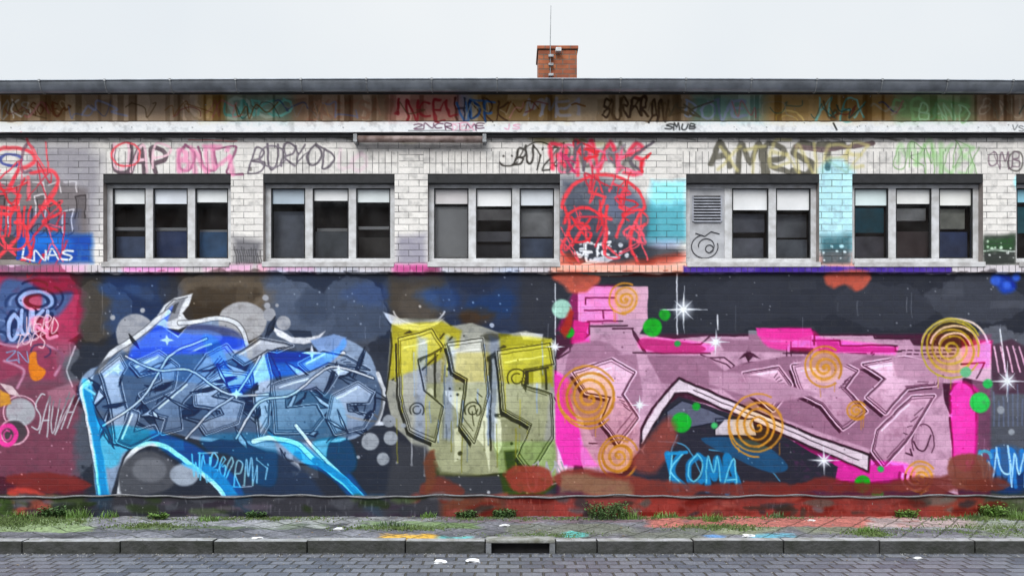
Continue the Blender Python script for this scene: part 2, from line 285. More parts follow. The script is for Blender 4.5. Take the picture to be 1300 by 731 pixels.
for (x, y, rx, ry, v) in [(176, 372, 24, 10, 60), (280, 382, 40, 14, 46), (395, 388, 30, 22, 62), (530, 372, 46, 30, 58), (446, 470, 44, 30, 52)]: ell(x, y, rx, ry, v, f=3, a=.9)
WARP[1] = 0.0; WARP[0] = 2.4
for i in range(9):
    x = random.uniform(-40, 70); y = random.uniform(360, 470); arc(x, y, random.uniform(9, 20), random.uniform(8, 16), random.uniform(0, 180), random.uniform(300, 500), random.uniform(2, 5), random.choice([52, 70, 130]), random.choice([(110, 130, 180), (190, 70, 110), (70, 50, 90)]), f=.8)
for i in range(26):
    x = random.uniform(X0, X1); y = random.uniform(350, 600); w_ = random.uniform(16, 60); h_ = random.uniform(8, 26); v_ = random.choice([34, 44, 58, 70, 84]); poly([(x, y), (x + w_, y + random.uniform(-2, 2)), (x + w_ + 2, y + h_), (x - 1, y + h_ + random.uniform(-2, 2))], v_, None, f=.8, a=.55)
# --- A. maroon piece, far left
ell(46, 381, 27, 17, 34, f=.8); ell(46, 381, 23, 13, 172, f=.8); ell(47, 382, 17, 9.5, 34, f=.8); ell(48, 382, 11, 5.6, 112, f=.8); arc(44, 362, 16, 6, 200, 360, 3.4, 36); arc(60, 378, 20, 16, -60, 60, 3, 36)
poly([(6, 404), (18, 396), (30, 398), (26, 414), (10, 420)], 36, f=1); text('OUKL', 10, 396, 64, 30, 8.5, 34, jit=.03); text('OUKL', 10, 396, 64, 30, 4.6, 176, jit=.03)
ctint([(0, 362), (30, 356), (62, 372), (92, 372), (74, 400), (40, 404), (44, 430), (0, 432)], (96, 120, 170), f=3); ctint([(30, 378), (52, 374), (50, 392), (34, 392)], (170, 60, 90), f=2)
poly([(38, 450), (46, 447), (48, 462), (58, 470), (52, 481), (42, 482), (36, 470)], 140, (236, 140, 40), f=1, sm=True)
for P in [[(0, 436), (20, 440), (36, 434)], [(6, 458), (30, 470), (22, 492)], [(60, 438), (80, 452), (70, 476)]]: line(P, 3, 150, (210, 150, 180), sm=True, f=1.2)
text('SAUTH', 44, 504, 52, 44, 1.5, 196, (204, 206, 214), slant=.25, jit=.1); text('WERD', 34, 402, 42, 18, 1.3, 206, (230, 190, 200), slant=.2); text('TOPS', 20, 422, 40, 18, 1.3, 206, (230, 190, 200), slant=.2); text('ZN', 8, 446, 30, 12, 1.3, 150, (120, 150, 190))
ell(26, 523, 19, 18, 168, (176, 176, 184), f=1.2); arc(26, 523, 22, 21, 150, 340, 1.4, 205); ell(18, 548, 16, 14, 60, (74, 62, 70), f=1.5); arc(18, 548, 18, 16, 0, 360, 2.2, 182)
arc(9, 552, 11, 12, 0, 360, 6, 120, (214, 30, 130), f=1); arc(9, 552, 5, 6, 0, 300, 2.4, 110, (150, 20, 90)); poly([(0, 494), (12, 500), (14, 512), (0, 516)], 150, (226, 160, 60), f=1)
poly([(0, 486), (16, 490), (26, 504), (12, 500)], 190, (226, 200, 206)); poly([(60, 496), (88, 486), (98, 500), (80, 520), (62, 514)], 118, f=1.5)
ell(80, 450, 12, 16, 96, f=4); line([(96, 440), (84, 470), (92, 490)], 2, 170)
# --- B. blue-white wildstyle
BL = [(100, 492), (112, 470), (130, 462), (166, 434), (188, 416), (205, 402), (216, 390), (222, 408), (250, 410), (276, 404), (296, 408), (308, 426), (312, 446), (326, 470), (352, 470), (390, 462), (414, 444), (438, 430), (470, 452), (484, 500), (480, 532), (450, 556), (420, 560), (404, 590), (330, 570), (296, 552), (262, 560), (214, 548), (182, 556), (156, 580), (136, 640), (124, 636), (112, 540)]
poly(BL, 150, (130, 150, 180), f=1, sm=True)
ell(172, 424, 25, 26, 158, (160, 162, 170), f=1); ell(308, 408, 31, 25, 164, (172, 172, 180), f=1); ell(308, 408, 31, 25, None, (200, 196, 180), f=1, chroma=True, a=.2)
for x, y, r in [(342, 399, 8), (339, 388, 4), (337, 378, 4), (360, 410, 9), (181, 394, 3), (143, 403, 3.4), (352, 388, 2.4)]: ell(x, y, r, None, 160, (166, 168, 176), f=.8)
poly([(190, 420), (214, 412), (262, 412), (300, 420), (306, 440), (262, 452), (214, 458), (180, 452)], 72, (74, 84, 130), f=2, sm=True)
poly([(166, 440), (200, 420), (270, 420), (280, 432), (240, 446), (200, 470), (168, 480)], 112, (80, 110, 180), f=1.5, sm=True)
# horn with white outline
poly([(245, 373), (222, 378), (208, 388), (198, 404), (192, 410), (206, 414), (226, 428), (238, 414), (246, 411), (236, 404), (232, 398), (240, 388)], 220, (226, 228, 234), f=.8)
poly([(236, 378), (222, 382), (213, 390), (207, 402), (212, 408), (226, 404), (230, 392)], 128, (130, 132, 140), f=.8); poly([(228, 383), (222, 386), (216, 396), (222, 398)], 60)
line([(238, 377), (220, 381), (211, 390), (204, 404)], 1.1, 26); poly([(210, 416), (226, 426), (240, 412), (226, 418)], 36)
# white contours
def contour(P, w, sm=True): line(P, w + 1.6, 32, None, sm=sm); line(P, w, 224, (226, 230, 238), sm=sm)
contour([(214, 396), (202, 404), (186, 418), (172, 428), (160, 436), (144, 446), (132, 462), (118, 480), (104, 492), (108, 512), (113, 536), (118, 568), (124, 600), (129, 640)], 6)
contour([(228, 410), (250, 408), (276, 404), (296, 408), (308, 420), (313, 436), (318, 450), (306, 462), (290, 456), (280, 448)], 5)
contour([(322, 484), (340, 476), (362, 472), (392, 470), (414, 462), (436, 448)], 5)
poly([(344, 414), (352, 426), (368, 434), (386, 437), (404, 432), (413, 420), (404, 426), (386, 429), (370, 427), (358, 420)], 226, (228, 230, 238), f=.8)
poly([(394, 432), (424, 424), (440, 428), (430, 444), (404, 446)], 150, (130, 160, 210), f=1); poly([(366, 418), (394, 420), (396, 428), (374, 428)], 40)
arc(292, 462, 22, 17, 150, 400, 4, 190, (190, 200, 220)); ell(292, 462, 14, 10, 46, (40, 60, 120), f=1.5); ell(288, 460, 8, 5, 120, f=1.5)
line([(226, 456), (240, 448), (252, 442), (268, 437)], 2, 208, (220, 224, 236), sm=True)
contour([(428, 520), (446, 529), (466, 533), (482, 534), (476, 526)], 3); line([(482, 530), (486, 512), (488, 496), (480, 474)], 5, 210, (214, 218, 226)); poly([(450, 498), (482, 500), (480, 524), (452, 522)], 148, (130, 150, 180), f=1)
poly([(376, 492), (402, 490), (412, 512), (392, 528), (378, 512)], 44, (30, 46, 80), f=1.5, sm=True); poly([(428, 492), (450, 490), (448, 500), (430, 502)], 214)
line([(450, 538), (486, 537)], 5, 214); arc(460, 560, 20, 24, 170, 300, 2, 36)
# letter bars and stripes in the middle
for (x0, x1, y0, y1, v) in [(130, 146, 500, 548, 42), (162, 168, 490, 552, 206), (170, 175, 490, 540, 36), (186, 198, 486, 540, 202), (200, 207, 480, 538, 40), (216, 222, 470, 520, 205), (224, 229, 476, 530, 36)]:
    poly([(x0 + 8, y0), (x1 + 9, y0 - 3), (x1, y1), (x0, y1 + 5)], v, f=.8)
poly([(250, 494), (314, 490), (330, 500), (318, 512), (262, 512)], 46, f=.8); poly([(256, 497), (276, 495), (284, 508), (266, 509)], 150); poly([(282, 495), (302, 494), (310, 505), (290, 508)], 178)
poly([(240, 516), (262, 520), (290, 516), (310, 530), (320, 548), (296, 556), (270, 540), (250, 540)], 44, f=1, sm=True); poly([(262, 524), (286, 522), (296, 540), (276, 540)], 182, f=1, sm=True)
poly([(316, 508), (350, 500), (400, 516), (436, 540), (432, 560), (380, 556), (330, 546)], 182, (180, 200, 224), f=1, sm=True); poly([(330, 516), (352, 512), (372, 526), (350, 534)], 118, f=1)
poly([(338, 540), (360, 536), (368, 558), (350, 566), (336, 556)], 42, f=1, sm=True); ell(352, 566, 17, 15, 150, f=1); arc(348, 574, 14, 13, 0, 180, 2, 32); poly([(362, 590), (376, 586), (382, 598), (370, 606), (360, 600)], 200, f=.8, sm=True); ell(378, 580, 6, 8, 110)
poly([(120, 470), (200, 440), (320, 460), (400, 460), (478, 480), (476, 540), (400, 560), (320, 560), (200, 550), (136, 556)], 84, None, f=1.5, sm=True)
def shard(x, y, L_, w_, ang, v):
    c_, s_ = math.cos(R(ang)), math.sin(R(ang)); nx, ny = -s_, c_
    P = [(x - c_ * L_, y - s_ * L_), (x + nx * w_, y + ny * w_), (x + c_ * L_, y + s_ * L_), (x - nx * w_ * .6 + c_ * L_ * .2, y - ny * w_ * .6 + s_ * L_ * .2)]
    poly([(q + 2, r_ + 2) for q, r_ in P], 24, None, f=.5); poly(P, v, None, f=.5); line(P + [P[0]], 1.5, 24)
for i in range(46):
    x = random.uniform(122, 472); y = 508 + random.gauss(0, 26); shard(x, y, random.uniform(12, 40), random.uniform(2.5, 8), random.choice([-62, -50, 20, 35, 62, -20]) + random.uniform(-8, 8), random.choice([38, 60, 96, 130, 168, 196]))
BP = [([(128, 472), (152, 452), (160, 466), (152, 480), (160, 520), (154, 562), (146, 560), (140, 510)], 170), ([(166, 462), (202, 446), (226, 464), (220, 494), (184, 510), (178, 500), (206, 484), (204, 470), (178, 476)], 140),
      ([(190, 524), (236, 486), (262, 450), (288, 438), (300, 452), (276, 462), (226, 516), (230, 544), (206, 550), (212, 530)], 128), ([(246, 496), (282, 470), (314, 474), (318, 486), (286, 490), (268, 502), (308, 512), (302, 536), (262, 550), (254, 538), (284, 526), (280, 518), (248, 514)], 166),
      ([(320, 468), (336, 442), (344, 476), (340, 538), (330, 556), (326, 520)], 190), ([(346, 488), (392, 474), (396, 452), (428, 476), (412, 500), (402, 490), (362, 502), (362, 518), (402, 514), (410, 530), (396, 548), (350, 548)], 136),
      ([(422, 502), (454, 486), (474, 498), (468, 510), (440, 512), (442, 522), (472, 526), (462, 542), (426, 550), (416, 530)], 160), ([(150, 560), (166, 520), (176, 524), (170, 548), (196, 540), (200, 550), (166, 566)], 110), ([(296, 452), (330, 430), (372, 438), (352, 446), (340, 444), (310, 462)], 176), ([(380, 462), (410, 446), (440, 452), (470, 470), (440, 464), (416, 460), (392, 472)], 150)]
for P, v in BP: piece(P, v, 66, 22, 196, ow=2.6, rimw=1.0, sh=(-3, 4))
for i in range(24):
    x = random.uniform(124, 470); y = 506 + random.gauss(0, 30); shard(x, y, random.uniform(6, 22), random.uniform(1.5, 4), random.choice([-62, 30, 62, -20]) + random.uniform(-10, 10), random.choice([30, 40, 150, 210]))
for P in [[(130, 540), (180, 506), (216, 452), (262, 430)], [(300, 556), (330, 510), (372, 500), (420, 466), (474, 480)], [(236, 556), (270, 520), (300, 500), (330, 452)], [(160, 452), (200, 470), (240, 470), (290, 500), (340, 500)]]: line(P, 4.4, 24, sm=True); line(P, 2.2, 214, (214, 222, 236), sm=True)
for (x, y, s_) in [(396, 448, 13), (430, 470, 9), (212, 432, 9), (300, 500, 8), (150, 470, 7)]: poly([(x - s_, y), (x - 2, y - 2), (x, y - s_ * .8), (x + 2, y - 2), (x + s_, y), (x + 2, y + 2), (x, y + s_ * .8), (x - 2, y + 2)], 232, f=.5)
# legs
contour([(150, 640), (154, 606), (160, 586), (172, 570), (188, 563), (208, 566), (226, 578), (246, 592), (264, 606), (280, 622), (292, 642)], 6)
poly([(150, 600), (164, 580), (186, 572), (206, 578), (226, 596), (214, 620), (180, 628), (156, 630)], 74, (70, 72, 80), f=2, sm=True); ell(190, 596, 22, 16, 104, f=2); ell(234, 602, 18, 14, 158, (150, 160, 176), f=1.5)
contour([(322, 560), (344, 556), (376, 562), (396, 580), (420, 600), (446, 622), (470, 652)], 6); poly([(300, 564), (350, 572), (390, 600), (420, 640), (300, 640), (280, 600)], 44, (34, 50, 76), f=3)
contour([(376, 540), (392, 560), (420, 590), (452, 620), (482, 654)], 4)
text('WNBG', 244, 578, 46, 32, 1.7, 168, (120, 200, 236), slant=.1, jit=.1); text('ORMii', 286, 584, 60, 28, 1.7, 165, (150, 206, 226), slant=.1, jit=.1); line([(252, 575), (276, 574)], 1.6, 172); line([(290, 618), (320, 617)], 1.4, 150)
# colour of the blue piece
for P, c in [([(219, 389), (212, 414), (240, 424), (300, 428), (312, 440), (268, 452), (216, 450), (170, 456), (166, 446), (184, 428), (200, 412)], (24, 70, 210)),
             ([(168, 456), (262, 448), (310, 452), (330, 478), (300, 500), (180, 494), (130, 480), (140, 468)], (96, 140, 196)),
             ([(108, 478), (180, 478), (300, 496), (330, 520), (300, 530), (120, 520)], (124, 150, 186)), ([(256, 430), (276, 430), (300, 478), (340, 448), (366, 446), (420, 446), (436, 430), (438, 440), (416, 462), (378, 474), (330, 484), (300, 502), (280, 476)], (60, 130, 236)),
             ([(104, 486), (116, 490), (122, 528), (134, 540), (134, 600), (142, 648), (126, 648), (118, 560)], (0, 140, 206)), ([(128, 548), (160, 540), (196, 548), (200, 560), (160, 572), (148, 590), (132, 590)], (10, 110, 150)),
             ([(194, 546), (236, 560), (262, 574), (300, 606), (316, 650), (300, 648), (262, 606), (230, 588), (196, 562)], (20, 130, 200)), ([(260, 552), (340, 552), (352, 590), (346, 616), (320, 610), (300, 580), (264, 572)], (16, 78, 120)),
             ([(340, 548), (380, 560), (416, 590), (440, 596), (482, 654), (464, 654), (420, 606), (390, 590), (360, 566)], (0, 130, 196)), ([(398, 560), (440, 556), (452, 590), (430, 606), (410, 590)], (90, 180, 220)), ([(330, 500), (420, 500), (440, 540), (400, 556), (340, 548)], (150, 190, 226))]: ctint(P, c, f=2)
line([(110, 494), (117, 530), (126, 580), (134, 646)], 9, 96, (0, 140, 206), sm=True, f=1.2); line([(262, 594), (284, 612), (306, 646)], 12, 98, (10, 126, 196), sm=True, f=1.2); line([(400, 584), (440, 612), (474, 652)], 9, 100, (0, 136, 200), sm=True, f=1.2)
line([(120, 500), (108, 492), (116, 486)], 3, 180, (110, 200, 240))
# --- C. yellow centre
YB = [(496, 418), (500, 404), (560, 404), (572, 414), (600, 410), (640, 424), (668, 420), (704, 432), (704, 480), (706, 505), (716, 530), (735, 560), (726, 604), (706, 610), (640, 600), (560, 606), (520, 560), (500, 540), (490, 500)]
poly(YB, 148, (160, 160, 150), f=1)
poly([(486, 396), (496, 410), (512, 418), (532, 419), (552, 414), (564, 404), (552, 410), (532, 412), (514, 408), (500, 400)], 212, f=.8); ell(532, 385, 26, 22, 66, f=3); arc(532, 385, 34, 30, 20, 160, 2, 190)
line([(496, 422), (497, 440), (494, 470), (490, 500)], 2.4, 34); line([(498, 482), (532, 460), (564, 424)], 2.2, 34); line([(506, 488), (540, 466), (574, 428)], 2.2, 34); line([(502, 485), (536, 463), (569, 426)], 5, 178)
poly([(512, 424), (520, 419), (532, 427), (542, 420), (536, 430), (522, 430)], 40); poly([(530, 434), (554, 434), (542, 440)], 206); poly([(566, 434), (590, 430), (574, 446)], 200)
line([(588, 447), (604, 455), (618, 456), (640, 441)], 6, 44, sm=True, f=1); ell(624, 428, 12, 6, 66, f=2); ell(640, 424, 8, 4, 84, f=2); poly([(660, 422), (690, 424), (688, 432), (664, 431)], 196)
for x, y0, y1, w_ in [(552, 448, 560, 3), (622, 456, 570, 4.4), (669, 440, 600, 5), (693, 470, 560, 3)]: line([(x, y0), (x, y1)], w_, 36)
line([(682, 470), (682, 540)], 9, 196); line([(546, 496), (547, 532)], 8, 198); poly([(564, 496), (604, 496), (620, 514), (622, 600), (614, 566), (600, 550), (588, 530), (570, 508)], 204, f=.7); poly([(628, 530), (637, 532), (637, 566), (632, 576), (628, 566)], 206, f=.6); poly([(576, 544), (585, 542), (585, 582), (577, 586)], 190, f=.6)
poly([(708, 550), (720, 552), (720, 594), (712, 608), (708, 596)], 210, f=.7); poly([(630, 490), (668, 490), (668, 524), (630, 525)], 186, f=.7); line([(630, 527), (670, 527)], 4, 52); poly([(636, 532), (704, 530), (704, 560), (640, 566)], 128, f=1)
line([(700, 500), (720, 530), (740, 568)], 2.2, 34); line([(712, 500), (730, 532), (750, 566)], 2.2, 34); poly([(726, 568), (742, 568), (766, 591), (726, 591)], 112, f=.8); line([(744, 597), (776, 597)], 9, 22)
poly([(500, 560), (540, 566), (560, 600), (640, 604), (700, 612), (700, 629), (490, 629)], 52, (50, 52, 60), f=3); poly([(520, 500), (540, 500), (536, 560), (516, 552)], 60, f=2); poly([(640, 572), (666, 570), (664, 620), (646, 626)], 48, f=2)
for P, c in [([(498, 412), (560, 408), (586, 420), (582, 440), (548, 462), (494, 482)], (196, 186, 60)), ([(560, 448), (640, 446), (640, 484), (560, 486)], (168, 160, 96)), ([(634, 424), (700, 430), (702, 490), (640, 488)], (200, 194, 60)),
             ([(540, 486), (700, 486), (690, 560), (640, 604), (548, 604)], (160, 162, 128)), ([(626, 560), (700, 560), (726, 548), (724, 600), (690, 628), (640, 628)], (90, 110, 50))]: ctint(P, c, f=2, sm=False)
for x in (530, 566, 622): ctint([(x, 426), (x + 12, 430), (x + 8, 560), (x - 4, 556)], (140, 152, 176), f=3, sm=False, a=.8)
for i in range(46):
    x = random.uniform(500, 704); y = random.uniform(430, 560); L_ = random.uniform(14, 60); line([(x, y), (x + random.uniform(-1, 1), y + L_)], random.uniform(.8, 2), random.choice([30, 200, 120, 90, 190]), random.choice([None, (190, 186, 80), (130, 150, 180)]), a=.8); ell(x, y + L_, 1.6, None, 120)
for i in range(70): ell(random.gauss(600, 60), random.gauss(500, 60), random.uniform(.6, 3), None, random.choice([36, 205, 160]), a=.9)
for P, v in [([(506, 430), (548, 418), (562, 440), (530, 456), (538, 496), (562, 516), (552, 560), (520, 546), (508, 500)], 170), ([(568, 436), (612, 430), (620, 500), (602, 562), (586, 540), (594, 480), (576, 470)], 186), ([(632, 446), (698, 436), (702, 462), (664, 468), (662, 488), (700, 500), (702, 556), (674, 600), (658, 578), (676, 540), (640, 520)], 160)]: piece(P, v, 50, 24, 190, ow=3, rimw=1)
for x, y, r in [(656, 480, 12), (600, 520, 10), (530, 520, 9)]: arc(x, y, r, r, 150, 400, 1.8, 34); arc(x, y, r * .55, r * .55, 0, 300, 1.6, 34)
# --- D. pink-magenta mural
PKB = [(734, 364), (822, 364), (822, 404), (812, 424), (856, 430), (904, 426), (1000, 426), (1034, 425), (1110, 425), (1114, 430), (1155, 430), (1160, 438), (1222, 442), (1256, 432), (1258, 470), (1222, 480), (1208, 536), (1215, 620), (1104, 600), (1010, 560), (1000, 590), (900, 630), (852, 620), (812, 570), (790, 600), (742, 600), (724, 540), (706, 505), (706, 456), (724, 440), (746, 424), (734, 412)]
poly(PKB, 166, (192, 150, 176), f=.8)
poly([(734, 364), (822, 364), (822, 404), (734, 410)], 182, (200, 150, 176), f=.6)
for P, w_ in [([(743, 386), (743, 378), (780, 378)], 2), ([(742, 393.5), (778, 393.5)], 2), ([(766, 394), (766, 404)], 2), ([(746, 407.6), (790, 407.6)], 2), ([(724, 410), (748, 409), (748, 414), (796, 413.5)], 2.2), ([(778, 417), (804, 417)], 2),
              ([(748, 416), (748, 424), (737, 434), (724, 441), (724, 446), (708, 455)], 2.4), ([(812, 436.5), (852, 436.5), (866, 436.5), (890, 436.5), (902, 426), (944, 426)], 2.2), ([(878, 453.6), (920, 453.6), (932, 464), (926, 474), (944, 488)], 1.8),
              ([(890, 450), (922, 462), (940, 480), (956, 496)], 1.6), ([(947, 418.6), (1032, 418.6)], 2.6), ([(944, 426), (1004, 426), (1006, 432)], 2.2), ([(1034, 437), (1034, 425), (1110, 425), (1111, 429.5), (1154, 429.5)], 2.4), ([(1032, 432), (1066, 432), (1067, 438.5), (1138, 438.5)], 2.4),
              ([(1106, 450), (1108, 446), (1144, 445.5)], 2.4), ([(1136, 439), (1136, 445)], 2.2), ([(994, 448.4), (1100, 448.4)], 2), ([(1058, 473), (1096, 473)], 2), ([(1079, 473), (1079, 477.5), (1098, 477.5)], 1.8), ([(1096, 473), (1104, 482)], 2),
              ([(998, 434), (999, 470), (1002, 498), (1004, 530)], 1.8), ([(1004, 434), (1005, 470), (1008, 498)], 1.5)]: line(P, w_, 30)
for x0, x1, y in [(1028, 1060, 455), (1016, 1032, 459), (1046, 1068, 461), (1144, 1210, 444.5), (1152, 1228, 449.4), (1178, 1210, 454.4)]:
    for x in range(x0, x1, 9): line([(x, y), (x + 5, y)], 1.8, 34)
poly([(802, 416), (808, 423), (821, 447), (816, 446), (804, 426)], 34); poly(box(830, 440, 890, 448), 124, f=.5); line([(804, 448), (902, 448)], 2.2, 30); poly(box(1003, 441, 1033, 448), 28, f=.5); poly(box(950, 419.5, 1030, 432), 122, f=.6)
poly([(1082, 449), (1110, 449), (1103, 455), (1088, 455)], 150); line([(1082, 449), (1088, 455), (1103, 455), (1110, 449)], 1.6, 30); poly([(1087, 457), (1100, 457), (1094, 465)], 150); line([(1087, 457), (1100, 457), (1094, 465), (1087, 457)], 1.6, 28)
poly([(938, 456), (944, 449), (947, 448), (950, 438), (954, 448), (957, 449), (966, 456), (956, 453), (950, 460), (946, 453)], 26, f=.5); ell(954, 434, 1.6, None, 28)
for x, y in [(954, 468), (1138, 466)]: arc(x, y, 13, 8, 190, 350, 1.8, 34)
line([(1118, 500), (1128, 494), (1140, 494), (1148, 501)], 1.6, 34, sm=True); arc(1140, 543, 12, 6, 180, 360, 1.8, 30)
# roof-like block letter
poly([(862, 480), (1030, 552), (1104, 576), (1103, 598), (872, 497), (856, 500), (830, 540), (812, 566), (812, 552), (846, 500)], 192, (206, 190, 204), f=.7)
line([(812, 566), (814, 544), (828, 520), (846, 497), (862, 480.5), (1030, 552), (1104, 577), (1103, 599), (872, 497.5)], 2.4, 26); line([(858, 496), (842, 520), (830, 548)], 2.2, 26)
poly([(856, 500), (872, 497), (918, 518), (878, 508), (850, 510)], 24)
line([(880, 500), (1020, 560)], 1.1, 60)
line([(1103, 599), (1118, 580), (1136, 558), (1156, 534), (1172, 514), (1192, 489)], 2.2, 28); line([(1104, 577), (1118, 560)], 1.8, 30)
poly([(862, 503), (920, 522), (1000, 556), (1030, 574), (1060, 592), (1058, 629), (830, 629), (818, 560), (838, 520)], 46, (44, 50, 62), f=.8); poly([(862, 506), (900, 520), (912, 528), (878, 534), (838, 540), (846, 516)], 108, (106, 112, 130), f=.8)
poly(box(838, 512, 854, 517), 150, (150, 160, 150)); line([(838, 512), (854, 512), (854, 517.5), (838, 517.5), (838, 512)], 1.2, 24); line([(856, 506), (866, 506), (866, 511), (856, 511)], 1.2, 24)
ell(850, 540, 18, 11, 104, (100, 100, 116), f=1); poly([(909, 544), (920, 531), (956, 531), (960, 551), (909, 551)], 182, (186, 186, 190), f=.6); line([(908, 530), (950, 530)], 1.6, 24); line([(909, 552), (958, 552)], 2.6, 18); poly([(944, 546), (990, 556), (1000, 562), (950, 562)], 26)
text('NUN', 950, 537, 40, 10, 1.8, 28)
poly([(1000, 566), (1052, 590), (1100, 604), (1096, 612), (1016, 616), (1000, 590)], 118, (120, 122, 124), f=.8); line([(996, 593), (1052, 593)], 2.4, 20); line([(1048, 611), (1096, 611)], 2.4, 20); poly([(1104, 590), (1130, 588), (1150, 606), (1104, 611)], 112, f=.8); line([(1100, 616), (1126, 616)], 5, 24)
for k in range(6): line([(1030 + k * 6, 560 + k * 2.6), (1027 + k * 6, 569 + k * 2.6)], 1.2, 34)
# black edges at right
line([(1206, 530), (1209, 560), (1215, 618)], 3, 28); poly([(1208, 530), (1222, 532), (1238, 616), (1216, 618)], 98, (96, 100, 116), f=.7); line([(1222, 532), (1238, 616)], 2.4, 28); poly([(1196, 486), (1216, 486), (1206, 500), (1222, 514), (1206, 526), (1200, 512)], 32, f=.7)
poly([(1176, 604), (1214, 607), (1222, 611), (1180, 611)], 178); poly([(1180, 613), (1216, 620), (1216, 628), (1186, 618)], 172); line([(1172, 606), (1218, 612)], 1.6, 28); line([(1176, 612), (1214, 629)], 1.8, 28)
P = [(1160, 560), (1166, 570), (1174, 571), (1182, 552)]; line(P, 2, 30, sm=True); line([(1150, 575), (1158, 578), (1156, 570)], 2, 30); arc(1172, 560, 14, 22, 150, 400, 1.6, 40); line([(1128, 552), (1136, 548), (1142, 558)], 1.6, 34)
for P in [[(742, 540), (776, 540)], [(752, 552), (768, 552), (769, 558)], [(748, 562), (780, 563)], [(744, 520), (760, 548), (776, 560)], [(788, 500), (780, 530), (792, 560)], [(774, 516), (790, 530)]]: line(P, 1.8, 32)
poly([(742, 470), (726, 480), (730, 505), (742, 520)], 150); poly([(842, 452), (880, 460), (868, 478), (838, 470)], 186); line([(720, 470), (742, 450), (780, 450), (806, 462)], 1.8, 34)
for P, v in [([(1000, 452), (1100, 450), (1200, 456), (1196, 500), (1150, 550), (1110, 572), (1040, 548), (940, 512), (900, 480), (940, 462)], 116), ([(722, 452), (808, 450), (816, 500), (800, 560), (760, 566), (738, 530), (712, 490)], 128), ([(820, 450), (900, 452), (930, 480), (912, 494), (840, 486)], 116)]: poly(P, v, (120, 52, 84), f=1.2)
for P, v in [([(1006, 464), (1058, 456), (1088, 470), (1072, 492), (1100, 522), (1070, 544), (1044, 512), (1018, 500)], 176), ([(1096, 462), (1148, 454), (1196, 464), (1188, 488), (1152, 492), (1124, 524), (1100, 504), (1124, 480)], 190), ([(1114, 546), (1158, 504), (1186, 502), (1150, 560), (1122, 590), (1108, 572)], 168),
             ([(944, 474), (988, 466), (1004, 488), (982, 520), (958, 500)], 184), ([(728, 472), (776, 456), (806, 472), (790, 500), (810, 530), (786, 562), (764, 532), (776, 504), (744, 498)], 186)]: piece(P, v, 50, 26, 216, ow=3.2, rimw=1.6)
# darker maroon fields, white ribs and black notches (right half of the piece)
for P, v in [([(730, 430), (770, 434), (790, 448), (760, 460), (722, 452)], 128), ([(912, 430), (1002, 434), (996, 448), (920, 446)], 120), ([(1040, 440), (1100, 452), (1060, 470), (1010, 464)], 150), ([(1130, 452), (1206, 458), (1196, 486), (1140, 480)], 152), ([(900, 470), (960, 476), (1040, 500), (980, 512), (900, 488)], 150)]: poly(P, v, f=1.5)
poly([(1258, 438), (1284, 430), (1304, 440), (1304, 500), (1262, 500), (1258, 470)], 54, (60, 34, 52), f=1.5)
for r in (20, 31, 42): arc(1212, 440, r, r * .85, 190, 350, 2.6, 200, (220, 200, 190))
for k in range(5): line([(1262 + k * 8, 440), (1268 + k * 9, 472)], 2, 190, (214, 160, 190))
poly([(1212, 452), (1222, 440), (1258, 436), (1258, 486), (1226, 480)], 188, (212, 176, 196), f=.8); line([(1220, 462), (1250, 460), (1240, 480)], 2, 34)
star(1279, 484, 26); line([(1269, 418), (1278, 480)], 1.6, 225)
# chroma of the pink piece
for P, c, sm_ in [(box(706, 424, 1258, 629), (196, 150, 178), False), ([(732, 362), (782, 362), (784, 410), (740, 412), (706, 420)], (176, 60, 130), False), ([(726, 408), (748, 408), (748, 434), (724, 436)], (206, 20, 130), False), ([(704, 470), (722, 480), (740, 548), (740, 592), (716, 592), (706, 560)], (214, 30, 150), False),
                  ([(726, 568), (768, 566), (766, 592), (726, 592)], (236, 90, 180), False), ([(818, 428), (900, 436), (896, 448), (820, 446)], (200, 40, 130), True), ([(966, 420), (1030, 418), (1040, 444), (980, 442)], (230, 60, 160), True), ([(1040, 428), (1140, 440), (1136, 450), (1040, 446)], (210, 30, 140), False),
                  ([(1208, 488), (1240, 492), (1242, 520), (1236, 592), (1214, 592), (1208, 560)], (222, 30, 150), True), ([(1000, 560), (1060, 580), (1150, 588), (1150, 612), (1046, 612), (1000, 590)], (200, 30, 150), True),
                  ([(1220, 430), (1260, 432), (1256, 466), (1222, 470)], (222, 60, 140), False), ([(820, 540), (1000, 566), (1000, 629), (780, 629)], (70, 74, 90), False), ([(860, 590), (1000, 590), (1000, 629), (860, 629)], (70, 60, 66), False), ([(724, 500), (800, 510), (812, 560), (800, 600), (770, 600), (740, 560)], (176, 120, 140), True)]: ctint(P, c, f=2, sm=sm_)
poly([(704, 474), (716, 480), (736, 548), (738, 590), (716, 590), (706, 560)], 116, (206, 24, 146), f=1); poly([(1210, 492), (1234, 494), (1238, 530), (1234, 588), (1214, 590), (1210, 556)], 124, (220, 30, 150), f=1, sm=True)
poly([(960, 416), (1030, 417), (1032, 425), (1004, 432), (962, 426)], 112, (216, 30, 140), f=1); poly([(1036, 431), (1064, 434), (1066, 440), (1136, 441), (1134, 447), (1040, 446)], 100, (196, 24, 130), f=1); poly([(1060, 580), (1100, 592), (1146, 590), (1150, 606), (1100, 612), (1052, 608)], 100, (196, 24, 140), f=1)
poly([(728, 406), (748, 410), (742, 432), (726, 436)], 96, (200, 20, 120), f=1); poly([(816, 430), (880, 436), (896, 442), (884, 447), (824, 445)], 92, (180, 30, 110), f=1, sm=True); 
poly([(862, 503), (920, 522), (1000, 556), (1030, 574), (1064, 592), (1060, 612), (1000, 629), (830, 629), (816, 572), (838, 520)], 34, (40, 40, 54), f=.7)
